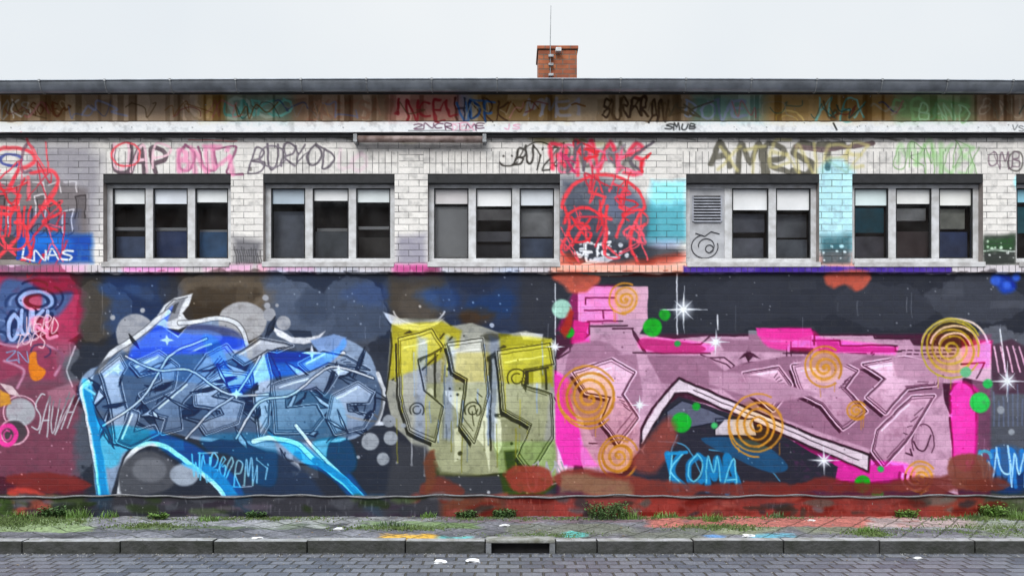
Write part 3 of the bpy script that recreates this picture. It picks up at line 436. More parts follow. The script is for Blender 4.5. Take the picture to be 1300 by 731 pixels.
poly([(846, 522), (866, 508), (900, 520), (930, 532), (890, 540), (850, 548)], 92, (90, 94, 116), f=.7); line([(846, 522), (866, 508), (900, 520), (930, 532), (890, 540), (850, 548), (846, 522)], 1.8, 20)
poly([(862, 480), (1030, 552), (1104, 577), (1103, 599), (872, 499), (858, 499), (830, 540), (814, 568), (812, 552), (840, 506)], 206, (214, 196, 210), f=.6)
line([(813, 568), (814, 546), (828, 520), (846, 497), (862, 480), (1030, 552), (1104, 577), (1103, 599), (872, 499), (857, 499), (830, 540), (814, 568)], 3.4, 20)
line([(880, 495), (960, 529), (1040, 563), (1090, 584)], 1.3, 40); poly([(909, 545), (920, 532), (956, 532), (960, 552), (909, 552)], 186, (190, 180, 190), f=.5); line([(908, 531), (956, 531), (961, 553), (908, 553), (908, 531)], 1.8, 20)
for P in [[(836, 560), (870, 566), (890, 600)], [(900, 570), (960, 580), (990, 610)], [(860, 552), (850, 590), (870, 620)]]: line(P, 1.6, 120, (60, 130, 170), sm=True)
poly([(890, 556), (960, 560), (1000, 590), (980, 600), (930, 580)], 60, (30, 80, 120), f=1, sm=True)
OR = (226, 160, 60)
for (x, y, r, v, tn, w_) in [(793, 379, 19, 150, 3, 3), (746, 504, 37, 140, 4, 3.6), (785, 580, 24, 134, 3, 3.6), (962, 540, 36, 142, 4, 3), (1047, 465, 24, 140, 3, 3.4), (1088, 521, 12, 144, 2, 3), (1208, 442, 37, 158, 4, 3), (1168, 605, 19, 150, 3, 3.4)]:
    spiral(x, y, r, v, OR if x != 1208 else (206, 186, 60), tn, w_); ell(x, y, r * .9, None, None, OR, f=3, chroma=True, a=.35)
for r, v in [(20, 34), (16, 196), (12.5, 34), (9, 196), (5.5, 34)]: arc(1161, 606, r, r, 60, 200, 2.6, v)
for (x, y, r, v, c) in [(713, 392, 12.5, 180, (160, 206, 190)), (722, 421.6, 7, 96, (30, 176, 50)), (828, 415.6, 12, 102, (30, 186, 50)), (844, 399.6, 7.5, 96, (30, 176, 50)), (860, 436, 4, 110, (50, 180, 90)), (865, 536, 12.8, 104, (30, 190, 60)), (884, 516, 5.2, 96, (20, 160, 50)),
                        (1095, 614, 11, 96, (30, 176, 30)), (1114, 627, 7.5, 92, (20, 150, 40)), (1244, 511, 13, 134, (60, 216, 100)), (1254, 487, 6, 120, (60, 206, 110)), (1226, 472, 7, 150, (130, 210, 160)), (1118, 595, 4, 120, (50, 180, 90)), (907, 540, 4, 130, (60, 180, 100))]:
    ell(x, y, r, None, v, c, f=1.2)
for (x, y, r) in [(868, 393, 30), (909, 434, 17), (1046, 584, 21), (812, 514, 12), (705, 440, 12)]: star(x, y, r)
line([(859, 348), (860, 424)], 1.5, 222); line([(911, 400), (911, 418)], 1.5, 222); line([(705, 360), (705, 425)], 1.2, 210)
# red-brown drips from the ledge
WARP[1] = 20.0
for P in [[(700, 349), (760, 349), (752, 366), (734, 374), (716, 364)], [(1050, 347), (1104, 347), (1100, 362), (1086, 372), (1070, 362), (1054, 364)]]: poly(P, 112, (196, 92, 74), f=2.4, sm=True)
poly([(706, 424), (718, 408), (728, 392), (732, 400), (726, 416), (714, 432)], 70, (170, 40, 30), f=2)
poly([(820, 556), (846, 530), (856, 546), (846, 580), (826, 600), (802, 590)], 84, (150, 66, 56), f=4, sm=True, a=.8)
WARP[1] = 0.0
# blue tags
text('KOMA', 850, 580, 92, 42, 7.5, 92, (20, 130, 190), f=1, jit=.05); text('KOMA', 850, 580, 92, 42, 2.0, 168, (110, 206, 236), jit=.05); line([(848, 576), (872, 574)], 4, 110, (20, 140, 200))
text('WUM', 1246, 572, 60, 44, 5.4, 96, (20, 120, 200), f=1); text('WUM', 1246, 572, 60, 44, 2, 205, (190, 220, 236)); arc(1250, 580, 8, 8, 90, 360, 4, 130, (120, 200, 230))
text('Shyn', 690, 580, 0.1 + 1, 1, .1, 100); text('UHYN', 668, 586, 52, 30, 1.9, 158, (160, 160, 168), slant=-.1)
ctint([(1260, 350), (1282, 350), (1290, 366), (1272, 372)], (40, 80, 190), f=3); ctint([(1260, 570), (1300, 574), (1300, 622), (1262, 620)], (40, 110, 190), f=4, a=.6)
for x, y, r in [(1264, 356, 6), (1278, 362, 5), (1290, 352, 5)]: ell(x, y, r, None, 92, (40, 84, 200), f=2)
for i in range(7): line([(1262 + i * 6, 500 + random.uniform(-20, 10)), (1262 + i * 6, 540)], 1.8, 110, (110, 120, 150), a=.7)
for x, y, r in [(494, 534, 8), (512, 540, 3), (496, 556, 9), (470, 560, 11), (486, 582, 8), (1270, 520, 5), (1284, 548, 4)]: ell(x, y, r, None, 150, (150, 156, 166), f=.9)
# red-brown foot of the wall
WARP[1] = 30.0
for (x, y, rx, ry, v, c) in [(60, 612, 50, 12, 58, (120, 40, 38)), (36, 628, 26, 7, 96, (190, 60, 50)), (560, 622, 30, 12, 60, (110, 50, 40)), (670, 610, 30, 18, 78, (140, 46, 36)), (760, 612, 60, 16, 70, (130, 50, 40)), (840, 618, 60, 12, 66, (120, 48, 40)),
                             (960, 618, 70, 10, 58, (110, 40, 34)), (1060, 620, 90, 8, 56, (110, 36, 32)), (1180, 616, 60, 10, 60, (114, 46, 40)), (1230, 600, 26, 26, 76, (124, 66, 52)), (1254, 618, 30, 10, 60, (112, 48, 36)), (545, 600, 8, 30, 66, (120, 70, 50))]:
    ell(x, y, rx, ry, v, c, f=2, a=.92)
poly([(706, 628), (712, 606), (770, 602), (798, 606), (800, 628)], 116, (140, 118, 90), f=3, a=.7)
WARP[1] = 0.0
rect(X0, 629, X1, 661, 54, (56, 52, 58))
for (x0, x1, v, c) in [(-60, 70, 70, (70, 96, 40)), (60, 110, 62, (66, 80, 44)), (20, 66, 92, (150, 60, 56)), (118, 142, 84, (20, 110, 170)), (296, 318, 92, (20, 120, 190)), (464, 486, 90, (20, 110, 170)), (110, 560, 50, (58, 58, 66)), (640, 720, 74, (130, 44, 34)),
                       (560, 640, 70, (120, 60, 40)), (700, 860, 82, (150, 56, 50)), (820, 1240, 74, (140, 44, 36)), (1180, 1250, 76, (140, 60, 46)), (1250, 1360, 80, (96, 110, 70))]: poly(box(x0, 630, x1, 661), v, c, f=5, a=.85)
WARP[1] = 26.0
for i in range(150):
    x = random.uniform(X0, X1); ell(x, random.uniform(630, 655), random.uniform(4, 22), random.uniform(2, 6), random.choice([34, 46, 78, 96]), random.choice([(120, 44, 36), (140, 56, 46), (60, 60, 66), (70, 66, 60)]) if x > 520 else random.choice([(60, 62, 70), (66, 80, 50), (70, 60, 74)]), f=2, a=.75)
WARP[1] = 0.0
for i in range(420):
    x = random.uniform(X0, X1); y = random.uniform(630, 652); line([(x, y), (x + random.uniform(-1, 1), y + random.uniform(2, 9))], random.uniform(.6, 1.8), random.choice([40, 52, 96, 118]), None, a=.5)
# runs and specks over the whole wall
for i in range(90):
    x = random.uniform(X0, X1); y = random.uniform(360, 560); line([(x, y), (x + random.uniform(-.6, .6), y + random.uniform(8, 36))], random.uniform(.5, 1), random.choice([50, 190, 120]), None, a=.35)
for i in range(500): ell(random.uniform(X0, X1), random.uniform(349, 628), random.uniform(.5, 1.1), None, random.choice([30, 200, 180]), a=.6)

# ================================================================== which paint belongs to which piece
UPIDS = {1: ('graffiti_tag', 'thick red curling tag at the far left'), 2: ('graffiti_tag', 'outlined pink and grey bubble letters over the first window'), 3: ('graffiti_tag', 'long black signature with a small smile'),
         4: ('graffiti_tag', 'red sprayed name above the red figure'), 5: ('graffiti_figure', 'red line figure on the dark pier'), 6: ('graffiti_tag', 'bold dark grey letters over pale yellow ones'), 7: ('graffiti_tag', 'thin pale green scribbled letters at upper right'), 8: ('graffiti_tag', 'white letters on bright blue at the far left')}
ident([(-58, 184), (50, 184), (80, 214), (84, 262), (60, 296), (-58, 296)], 1); ident([(138, 180), (430, 178), (436, 218), (138, 220)], 2); ident([(626, 180), (724, 178), (730, 218), (628, 219)], 3)
ident([(732, 178), (830, 180), (832, 219), (732, 220)], 4); ident([(713, 222), (832, 222), (832, 336), (713, 336)], 5); ident([(900, 178), (1114, 178), (1114, 220), (902, 220)], 6); ident([(1132, 180), (1250, 180), (1250, 220), (1134, 220)], 7); ident([(14, 298), (118, 298), (118, 336), (14, 336)], 8, False)
LOIDS = {20: ('graffiti_mural', 'maroon and blue-grey graffiti piece with an orange letter at the far left'), 21: ('graffiti_mural', 'blue and white wildstyle graffiti with a white horn and bright blue legs'),
         22: ('graffiti_mural', 'yellow and olive graffiti with black steps and white fangs'), 23: ('graffiti_mural', 'pink and magenta block graffiti with orange spirals and green dots'), 24: ('graffiti_tag', 'bright blue four letter tag low on the wall'), 25: ('graffiti_tag', 'blue drippy tag at the right edge')}
ident([(-58, 349), (94, 349), (96, 420), (84, 480), (92, 560), (60, 600), (-58, 600)], 20); ident([(196, 404), (206, 380), (246, 372), (290, 382), (350, 376), (372, 410), (440, 424), (486, 460), (488, 540), (440, 580), (484, 628), (120, 628), (100, 500), (140, 440)], 21)
ident(YB, 22, False); ident(PKB, 23, False); ident([(846, 574), (946, 572), (950, 624), (846, 626)], 24); ident([(1240, 568), (1312, 566), (1312, 624), (1242, 624)], 25)


# ------------------------------------------------------------------ finish pigments
n1 = fbm(60, 21); n2 = fbm(9, 31, 3); n3 = rng.random((H, W))
n1[:347 - Y0] = .5 + (n1[:347 - Y0] - .5) * .45; n2[:347 - Y0] = .5 + (n2[:347 - Y0] - .5) * .6
LUM *= 1 + (n1 - .5) * .16 + (n2 - .5) * .12 + (n3 - .5) * .05
LUM[:] = np.clip(LUM, 10, 238)
Yy = LUM
rr = Yy + CR / .713; bb = Yy + CB / .564; gg = (Yy - .299 * rr - .114 * bb) / .587
RGB = np.clip(np.stack([rr, gg, bb], -1), 6, 240) / 255.0
LIN = np.where(RGB <= .04045, RGB / 12.92, ((RGB + .055) / 1.055) ** 2.4)
ALB = np.clip(LIN * 1.04, 0.004, .84)

# ------------------------------------------------------------------ object helpers
def tagp(o, label=None, cat=None, group=None, kind=None):
    if label: o['label'] = label
    if cat: o['category'] = cat
    if group: o['group'] = group
    if kind: o['kind'] = kind
    return o
def empty(name, loc=(0, 0, 0), label=None, cat=None, group=None):
    o = bpy.data.objects.new(name, None); o.empty_display_size = .1; COL.objects.link(o); o.location = loc
    return tagp(o, label, cat, group)
def link(name, me, mat=None, parent=None):
    o = bpy.data.objects.new(name, me); COL.objects.link(o)
    if mat: me.materials.append(mat)
    if parent: o.parent = parent
    return o
class MB:
    def __init__(s): s.v = []; s.f = []
    def box(s, x0, y0, z0, x1, y1, z1):
        b = len(s.v)
        s.v += [(x0, y0, z0), (x1, y0, z0), (x1, y1, z0), (x0, y1, z0), (x0, y0, z1), (x1, y0, z1), (x1, y1, z1), (x0, y1, z1)]
        s.f += [tuple(b + i for i in q) for q in [(0, 3, 2, 1), (4, 5, 6, 7), (0, 1, 5, 4), (1, 2, 6, 5), (2, 3, 7, 6), (3, 0, 4, 7)]]
        return s
    def quad(s, *p):
        b = len(s.v); s.v += [tuple(q) for q in p]; s.f.append(tuple(range(b, b + len(p)))); return s
    def tube(s, pts, r, n=8):
        pts = [Vector(p) for p in pts]; b = len(s.v)
        for i, p in enumerate(pts):
            d = (pts[min(i + 1, len(pts) - 1)] - pts[max(i - 1, 0)]).normalized()
            u = d.cross(Vector((0, 0, 1)));
            if u.length < .1: u = d.cross(Vector((0, 1, 0)))
            u.normalize(); w = d.cross(u)
            rr_ = r[i] if isinstance(r, (list, tuple)) else r
            for k in range(n):
                a = 2 * math.pi * k / n; s.v.append(tuple(p + (u * math.cos(a) + w * math.sin(a)) * rr_))
        for i in range(len(pts) - 1):
            for k in range(n):
                s.f.append((b + i * n + k, b + i * n + (k + 1) % n, b + (i + 1) * n + (k + 1) % n, b + (i + 1) * n + k))
        s.f.append(tuple(b + k for k in range(n))[::-1]); s.f.append(tuple(b + (len(pts) - 1) * n + k for k in range(n)))
        return s
    def build(s, name, mat, parent=None, off=(0, 0, 0), smooth=False, bevel=0):
        me = bpy.data.meshes.new(name)
        me.from_pydata([(x - off[0], y - off[1], z - off[2]) for x, y, z in s.v], [], s.f); me.update()
        if bevel:
            bm = bmesh.new(); bm.from_mesh(me); bmesh.ops.bevel(bm, geom=bm.edges[:], offset=bevel, segments=2, affect='EDGES', profile=.6); bm.to_mesh(me); bm.free()
        if smooth: me.polygons.foreach_set('use_smooth', [True] * len(me.polygons))
        o = link(name, me, mat, parent); return o

# ------------------------------------------------------------------ materials
def nm(name):
    m = bpy.data.materials.new(name); m.use_nodes = True; nt = m.node_tree
    return m, nt, nt.nodes['Principled BSDF']
def N(nt, t, **k):
    n = nt.nodes.new(t)
    for a, v in k.items(): setattr(n, a, v)
    return n
def simple(name, col, rough=.6, noise=.25, scale=6, metal=0, bump=.15, bscale=40, dirt=None):
    m, nt, p = nm(name); L = nt.links.new
    tc = N(nt, 'ShaderNodeTexCoord'); nz = N(nt, 'ShaderNodeTexNoise'); nz.inputs['Scale'].default_value = scale; nz.inputs['Detail'].default_value = 8
    L(tc.outputs['Object'], nz.inputs['Vector'])
    mx = N(nt, 'ShaderNodeMix', data_type='RGBA'); r = N(nt, 'ShaderNodeValToRGB')
    r.color_ramp.elements[0].position = .35; r.color_ramp.elements[1].position = .7
    L(nz.outputs['Fac'], r.inputs['Fac']); L(r.outputs['Color'], mx.inputs['Factor'])
    c2 = dirt or tuple(c * (1 - noise * 1.6) for c in col)
    mx.inputs['A'].default_value = (*col, 1); mx.inputs['B'].default_value = (*c2, 1)
    L(mx.outputs['Result'], p.inputs['Base Color']); p.inputs['Roughness'].default_value = rough; p.inputs['Metallic'].default_value = metal
    n2_ = N(nt, 'ShaderNodeTexNoise'); n2_.inputs['Scale'].default_value = bscale; n2_.inputs['Detail'].default_value = 6; L(tc.outputs['Object'], n2_.inputs['Vector'])
    b = N(nt, 'ShaderNodeBump'); b.inputs['Strength'].default_value = bump; b.inputs['Distance'].default_value = .02
    L(n2_.outputs['Fac'], b.inputs['Height']); L(b.outputs['Normal'], p.inputs['Normal'])
    return m
def paint_mat(name, bricks=True, mortar_dark=.5, bump=.5, rough=.62, grime=(.82, 1.14)):
    """pigment from the 'paint' attribute over real brick relief"""
    m, nt, p = nm(name); L = nt.links.new
    at_ = N(nt, 'ShaderNodeAttribute', attribute_name='paint'); tc = N(nt, 'ShaderNodeTexCoord')
    nz = N(nt, 'ShaderNodeTexNoise'); nz.inputs['Scale'].default_value = 38; nz.inputs['Detail'].default_value = 8; L(tc.outputs['Object'], nz.inputs['Vector'])
    mr = N(nt, 'ShaderNodeMapRange'); mr.inputs['To Min'].default_value = grime[0]; mr.inputs['To Max'].default_value = grime[1]; L(nz.outputs['Fac'], mr.inputs['Value'])
    mul = N(nt, 'ShaderNodeVectorMath', operation='MULTIPLY'); L(at_.outputs['Color'], mul.inputs[0]); L(mr.outputs[0], mul.inputs[1])
    col = mul.outputs[0]; hgt = None
    if bricks:
        sep = N(nt, 'ShaderNodeSeparateXYZ'); L(tc.outputs['Object'], sep.inputs[0])
        wob = N(nt, 'ShaderNodeTexNoise'); wob.inputs['Scale'].default_value = 7; L(tc.outputs['Object'], wob.inputs['Vector'])
        wv = N(nt, 'ShaderNodeMath', operation='MULTIPLY_ADD'); wv.inputs[1].default_value = .008; wv.inputs[2].default_value = 0; L(wob.outputs['Fac'], wv.inputs[0])
        zz = N(nt, 'ShaderNodeMath', operation='ADD'); L(sep.outputs['Z'], zz.inputs[0]); L(wv.outputs[0], zz.inputs[1])
        def brick(w, h, xa, ya, off=.5):
            cb = N(nt, 'ShaderNodeCombineXYZ'); L(xa, cb.inputs[0]); L(ya, cb.inputs[1])
            b = N(nt, 'ShaderNodeTexBrick'); b.offset = off; b.inputs['Scale'].default_value = 1; b.inputs['Mortar Size'].default_value = .0052; b.inputs['Mortar Smooth'].default_value = .25
            b.inputs['Brick Width'].default_value = w; b.inputs['Row Height'].default_value = h
            b.inputs['Color1'].default_value = (1, 1, 1, 1); b.inputs['Color2'].default_value = (.84, .84, .85, 1); b.inputs['Bias'].default_value = -.2
            b.inputs['Mortar'].default_value = (1, 1, 1, 1)
            L(cb.outputs[0], b.inputs['Vector']); return b
        b1 = brick(.262, .0805, sep.outputs['X'], zz.outputs[0]); b2 = brick(.28, .0805, zz.outputs[0], sep.outputs['X'], 0.0)
        sol = N(nt, 'ShaderNodeAttribute', attribute_name='soldier')
        fac = N(nt, 'ShaderNodeMix', data_type='FLOAT'); L(sol.outputs['Fac'], fac.inputs['Factor']); L(b1.outputs['Fac'], fac.inputs['A']); L(b2.outputs['Fac'], fac.inputs['B'])
        cc = N(nt, 'ShaderNodeMix', data_type='RGBA'); L(sol.outputs['Fac'], cc.inputs['Factor']); L(b1.outputs['Color'], cc.inputs['A']); L(b2.outputs['Color'], cc.inputs['B'])
        m2 = N(nt, 'ShaderNodeVectorMath', operation='MULTIPLY'); L(col, m2.inputs[0]); L(cc.outputs['Result'], m2.inputs[1])
        wear = N(nt, 'ShaderNodeTexNoise'); wear.inputs['Scale'].default_value = 3.2; wear.inputs['Detail'].default_value = 7; L(tc.outputs['Object'], wear.inputs['Vector'])
        wr = N(nt, 'ShaderNodeMapRange'); wr.inputs['From Min'].default_value = .3; wr.inputs['From Max'].default_value = .7; wr.inputs['To Min'].default_value = .15 * mortar_dark; wr.inputs['To Max'].default_value = 1.15 * mortar_dark
        L(wear.outputs['Fac'], wr.inputs['Value'])
        mf = N(nt, 'ShaderNodeMath', operation='MULTIPLY', use_clamp=True); L(fac.outputs['Result'], mf.inputs[0]); L(wr.outputs[0], mf.inputs[1])
        mm = N(nt, 'ShaderNodeMix', data_type='RGBA'); L(mf.outputs[0], mm.inputs['Factor']); L(m2.outputs[0], mm.inputs['A']); mm.inputs['B'].default_value = (.035, .034, .036, 1)
        col = mm.outputs['Result']
        inv = N(nt, 'ShaderNodeMath', operation='SUBTRACT'); inv.inputs[0].default_value = 1; L(fac.outputs['Result'], inv.inputs[1])
        h2 = N(nt, 'ShaderNodeMath', operation='MULTIPLY_ADD'); L(nz.outputs['Fac'], h2.inputs[0]); h2.inputs[1].default_value = .35; L(inv.outputs[0], h2.inputs[2]); hgt = h2.outputs[0]
    # chips: tiny spots where the paint came off
    ch = N(nt, 'ShaderNodeTexNoise'); ch.inputs['Scale'].default_value = 26; ch.inputs['Detail'].default_value = 3; L(tc.outputs['Object'], ch.inputs['Vector'])
    cr = N(nt, 'ShaderNodeValToRGB'); cr.color_ramp.elements[0].position = .735; cr.color_ramp.elements[1].position = .755; L(ch.outputs['Fac'], cr.inputs['Fac'])
    cm = N(nt, 'ShaderNodeMix', data_type='RGBA'); L(cr.outputs['Color'], cm.inputs['Factor']); L(col, cm.inputs['A']); cm.inputs['B'].default_value = (.26, .25, .25, 1)
    L(cm.outputs['Result'], p.inputs['Base Color'])
    p.inputs['Roughness'].default_value = rough; p.inputs['Specular IOR Level'].default_value = .22
    b = N(nt, 'ShaderNodeBump'); b.inputs['Strength'].default_value = bump; b.inputs['Distance'].default_value = .006
    L(hgt if hgt else nz.outputs['Fac'], b.inputs['Height']); L(b.outputs['Normal'], p.inputs['Normal'])
    return m
M_UP = paint_mat('painted_white_brick', mortar_dark=.9, bump=.6, grime=(.93, 1.1))
M_LO = paint_mat('mural_on_brick', mortar_dark=.22, bump=.6, rough=.5)
M_BOARD = paint_mat('painted_board', bricks=False, bump=.2, grime=(.93, 1.1))
M_CORE = simple('old_brick', (.28, .24, .22))
M_FRAME = simple('window_frame_plastic', (.62, .62, .63), .4, .22, 9, bump=.05, dirt=(.40, .39, .38))
M_SILL = simple('sill_metal', (.56, .55, .55), .5, .3, 7, bump=.1, dirt=(.30, .28, .27))
M_DARK = simple('bituminous_dark', (.022, .022, .024), .8, .3, 12)
M_GUT = simple('zinc_gutter', (.24, .26, .29), .38, .3, 5, metal=.55, bump=.08, dirt=(.12, .13, .145))
M_BRK = simple('galvanised_bracket', (.3, .31, .32), .4, .3, 20, metal=.6)
M_LEAF = simple('leaf_green', (.13, .24, .04), .55, .35, 14, bump=.1)
M_LEAF2 = simple('leaf_dark', (.075, .15, .04), .55, .35, 14, bump=.1)
M_MOSS = simple('moss', (.115, .17, .045), .9, .4, 10, dirt=(.07, .10, .03))
M_PAPER = simple('waste_paper', (.7, .7, .7), .8, .2, 12)
M_RUST = simple('rusty_steel', (.34, .26, .24), .6, .4, 9, dirt=(.12, .07, .055))
M_KERB = None

# ------------------------------------------------------------------ facade geometry
WINS = [(131, 293), (334, 501), (543, 711), (871, 1040), (1082, 1248), (1290, 1420)]
WT, WB = 221, 335          # opening top / bottom
def in_window(cx, cy):
    m = np.zeros(cx.shape, bool)
    for a, b in WINS: m |= (cx > a) & (cx < b) & (cy > WT) & (cy < WB)
    return m
bld = empty('brick_building', (0, 0, 0), 'long single-storey brick building with white tiled upper wall, window row and graffiti covered lower wall', 'building')
def paint_grid(name, x0, x1, y0, y1, yw, mat, sel=None, parent=bld, sx=1, label=None, soldier=False):
    xs = np.arange(x0, x1 + 1, sx); ys = np.arange(y0, y1 + 1)
    gw, gh = len(xs), len(ys)
    GX, GY = np.meshgrid(xs, ys)
    cx = (GX[:-1, :-1] + sx * .5); cy = GY[:-1, :-1] + .5
    keep = ~in_window(cx, cy) if y1 > 200 else np.ones(cx.shape, bool)
    if sel is not None: keep &= sel(np.clip((cx - X0).astype(int), 0, W - 1), np.clip((cy - Y0).astype(int), 0, H - 1))
    idx = np.arange(gw * gh).reshape(gh, gw)
    q = np.stack([idx[:-1, :-1], idx[1:, :-1], idx[1:, 1:], idx[:-1, 1:]], -1)[keep]
    if len(q) == 0: return None
    used, inv = np.unique(q, return_inverse=True); q = inv.reshape(-1, 4)
    VX = GX.ravel()[used].astype(float); VY = GY.ravel()[used].astype(float)
    co = np.stack([(VX - 650) * .01, np.full(len(VX), yw), (655 - VY) * .01], -1).astype(np.float32)
    me = bpy.data.meshes.new(name)
    me.vertices.add(len(co)); me.vertices.foreach_set('co', co.ravel())
    me.loops.add(q.size); me.loops.foreach_set('vertex_index', q.ravel().astype(np.int32))
    me.polygons.add(len(q)); me.polygons.foreach_set('loop_start', np.arange(0, q.size, 4, dtype=np.int32))
    me.update(calc_edges=True)
    ca = me.color_attributes.new('paint', 'FLOAT_COLOR', 'POINT')
    xi = np.clip((VX - X0).astype(int), 0, W - 1); yi = np.clip((VY - Y0).astype(int), 0, H - 1)
    c = np.concatenate([ALB[yi, xi], np.ones((len(xi), 1))], 1).astype(np.float32)
    ca.data.foreach_set('color', c.ravel())
    if soldier:
        fa = me.attributes.new('soldier', 'FLOAT', 'POINT')
        s = np.zeros(len(VX), np.float32)
        for a, b in WINS: s[(VX > a - 6) & (VX < b + 6) & (VY > 192) & (VY < 221)] = 1
        s[(VY >= 338)] = 1
        fa.data.foreach_set('value', s)
    o = link(name, me, mat, parent)
    if label: o['label'] = label
    return o
paint_grid('upper_wall', X0, X1 - 1, 174, 337, 0.0, M_UP, lambda x, y: IDM[y, x] == 0, soldier=True, label='white painted brick band around the windows')
for i, (nm_, lab) in UPIDS.items():
    paint_grid(nm_, X0, X1 - 1, 174, 337, 0.0, M_UP, lambda x, y, i=i: IDM[y, x] == i, soldier=True, label=lab)
paint_grid('sill_course', X0, X1 - 1, 337, 346, -0.05, M_UP, None, soldier=True, label='projecting brick-on-edge course under the windows')
paint_grid('lower_wall', X0, X1 - 1, 346, 629, 0.0, M_LO, lambda x, y: IDM[y, x] == 0, label='near black painted lower wall')
for i, (nm_, lab) in LOIDS.items():
    paint_grid(nm_, X0, X1 - 1, 346, 629, 0.0, M_LO, lambda x, y, i=i: IDM[y, x] == i, label=lab)
paint_grid('plinth', X0, X1 - 1, 629, 655, -0.03, M_LO, None, label='low plinth smeared with rust red and grey paint')
paint_grid('eaves_board', X0, X1 - 1, 122, 156, -0.06, M_BOARD, None, label='dark brown board under the gutter, tagged along its length')
paint_grid('white_band', X0, X1 - 1, 158, 171, -0.10, M_BOARD, None, label='white metal band above the wall')
# solid masonry behind the painted faces
mb = MB(); XL, XR = WX(X0), WX(X1)
mb.box(XL, .004, 0, XR, .30, WZ(WB)); mb.box(XL, .004, WZ(WT), XR, .30, WZ(118))
ed = [X0] + [v for w in WINS for v in w]
ed = ed[:-1]
for k in range(0, len(ed) - 1, 2): mb.box(WX(ed[k]), .004, WZ(WB) - .001, WX(ed[k + 1]), .30, WZ(WT) + .001)
mb.box(WX(X0), -.048, WZ(346) + .002, XR, .003, WZ(337) - .0)     # behind sill course
mb.box(WX(X0), -.028, -.2, XR, .003, WZ(629))                     # behind plinth
mb.box(WX(X0), -.058, WZ(156), XR, .003, WZ(122))
mb.build('wall_core', M_CORE, bld)
MB().box(XL, -.098, WZ(171), XR, -.002, WZ(158)).build('band_backing', M_SILL, bld)
MB().box(XL, -.075, WZ(158.0) + .001, XR, -.002, WZ(156)-.001).box(XL, -.06, WZ(175.4), XR, -.002, WZ(171) - .002).build('drip_edge', M_DARK, bld)
# beyond the frame: plain return of the same building
mb = MB(); mb.box(XL - 8, .004, 0, XL - .002, 7.5, WZ(118)); mb.box(XR + .002, .004, 0, XR + 8, 7.5, WZ(118)); mb.box(XL, 7.3, 0, XR, 7.5, WZ(118)); mb.build('side_wall', M_CORE, bld)

# ------------------------------------------------------------------ windows
def glass_mat(name, tint=(.98, .99, 1.0), haze=.1):
    m, nt, p = nm(name); L = nt.links.new; out = nt.nodes['Material Output']
    tr = N(nt, 'ShaderNodeBsdfTransparent'); tr.inputs[0].default_value = (*tint, 1)
    gl = N(nt, 'ShaderNodeBsdfGlossy'); gl.inputs['Roughness'].default_value = .03
    fr = N(nt, 'ShaderNodeFresnel'); fr.inputs[0].default_value = 1.55
    fr2 = N(nt, 'ShaderNodeMath', operation='MULTIPLY_ADD', use_clamp=True); fr2.inputs[1].default_value = 2.3; fr2.inputs[2].default_value = .02; L(fr.outputs[0], fr2.inputs[0])
    m1 = N(nt, 'ShaderNodeMixShader'); L(fr2.outputs[0], m1.inputs[0]); L(tr.outputs[0], m1.inputs[1]); L(gl.outputs[0], m1.inputs[2])
    df = N(nt, 'ShaderNodeBsdfDiffuse'); df.inputs[0].default_value = (.22, .22, .22, 1)
    tc = N(nt, 'ShaderNodeTexCoord'); nz = N(nt, 'ShaderNodeTexNoise'); nz.inputs['Scale'].default_value = 5; nz.inputs['Detail'].default_value = 8; L(tc.outputs['Object'], nz.inputs['Vector'])
    mr = N(nt, 'ShaderNodeMapRange'); mr.inputs['From Min'].default_value = .35; mr.inputs['From Max'].default_value = .75; mr.inputs['To Max'].default_value = haze; L(nz.outputs['Fac'], mr.inputs['Value'])
    m2 = N(nt, 'ShaderNodeMixShader'); L(mr.outputs[0], m2.inputs[0]); L(m1.outputs[0], m2.inputs[1]); L(df.outputs[0], m2.inputs[2])
    L(m2.outputs[0], out.inputs[0]); return m
M_GLASS = glass_mat('dusty_glass', haze=.07)
def lin(c): return tuple((v / 255 / 12.92) if v / 255 <= .04045 else ((v / 255 + .055) / 1.055) ** 2.4 for v in c)
_cache = {}
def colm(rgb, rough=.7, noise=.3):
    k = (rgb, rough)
    if k not in _cache: _cache[k] = simple('cloth_reflection_%d' % len(_cache), tuple(min(.85, (1.5 if rgb[1] > 160 else 4.5) * q) for q in lin(rgb)), rough, noise * (.3 if rgb[1] > 140 else 1), 4, bump=.05, bscale=14)  # fabric tones, plus the sky reflections painted on the top panels
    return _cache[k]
M_ROOM = simple('room_dark', (.025, .026, .03), .9, .4, 3)
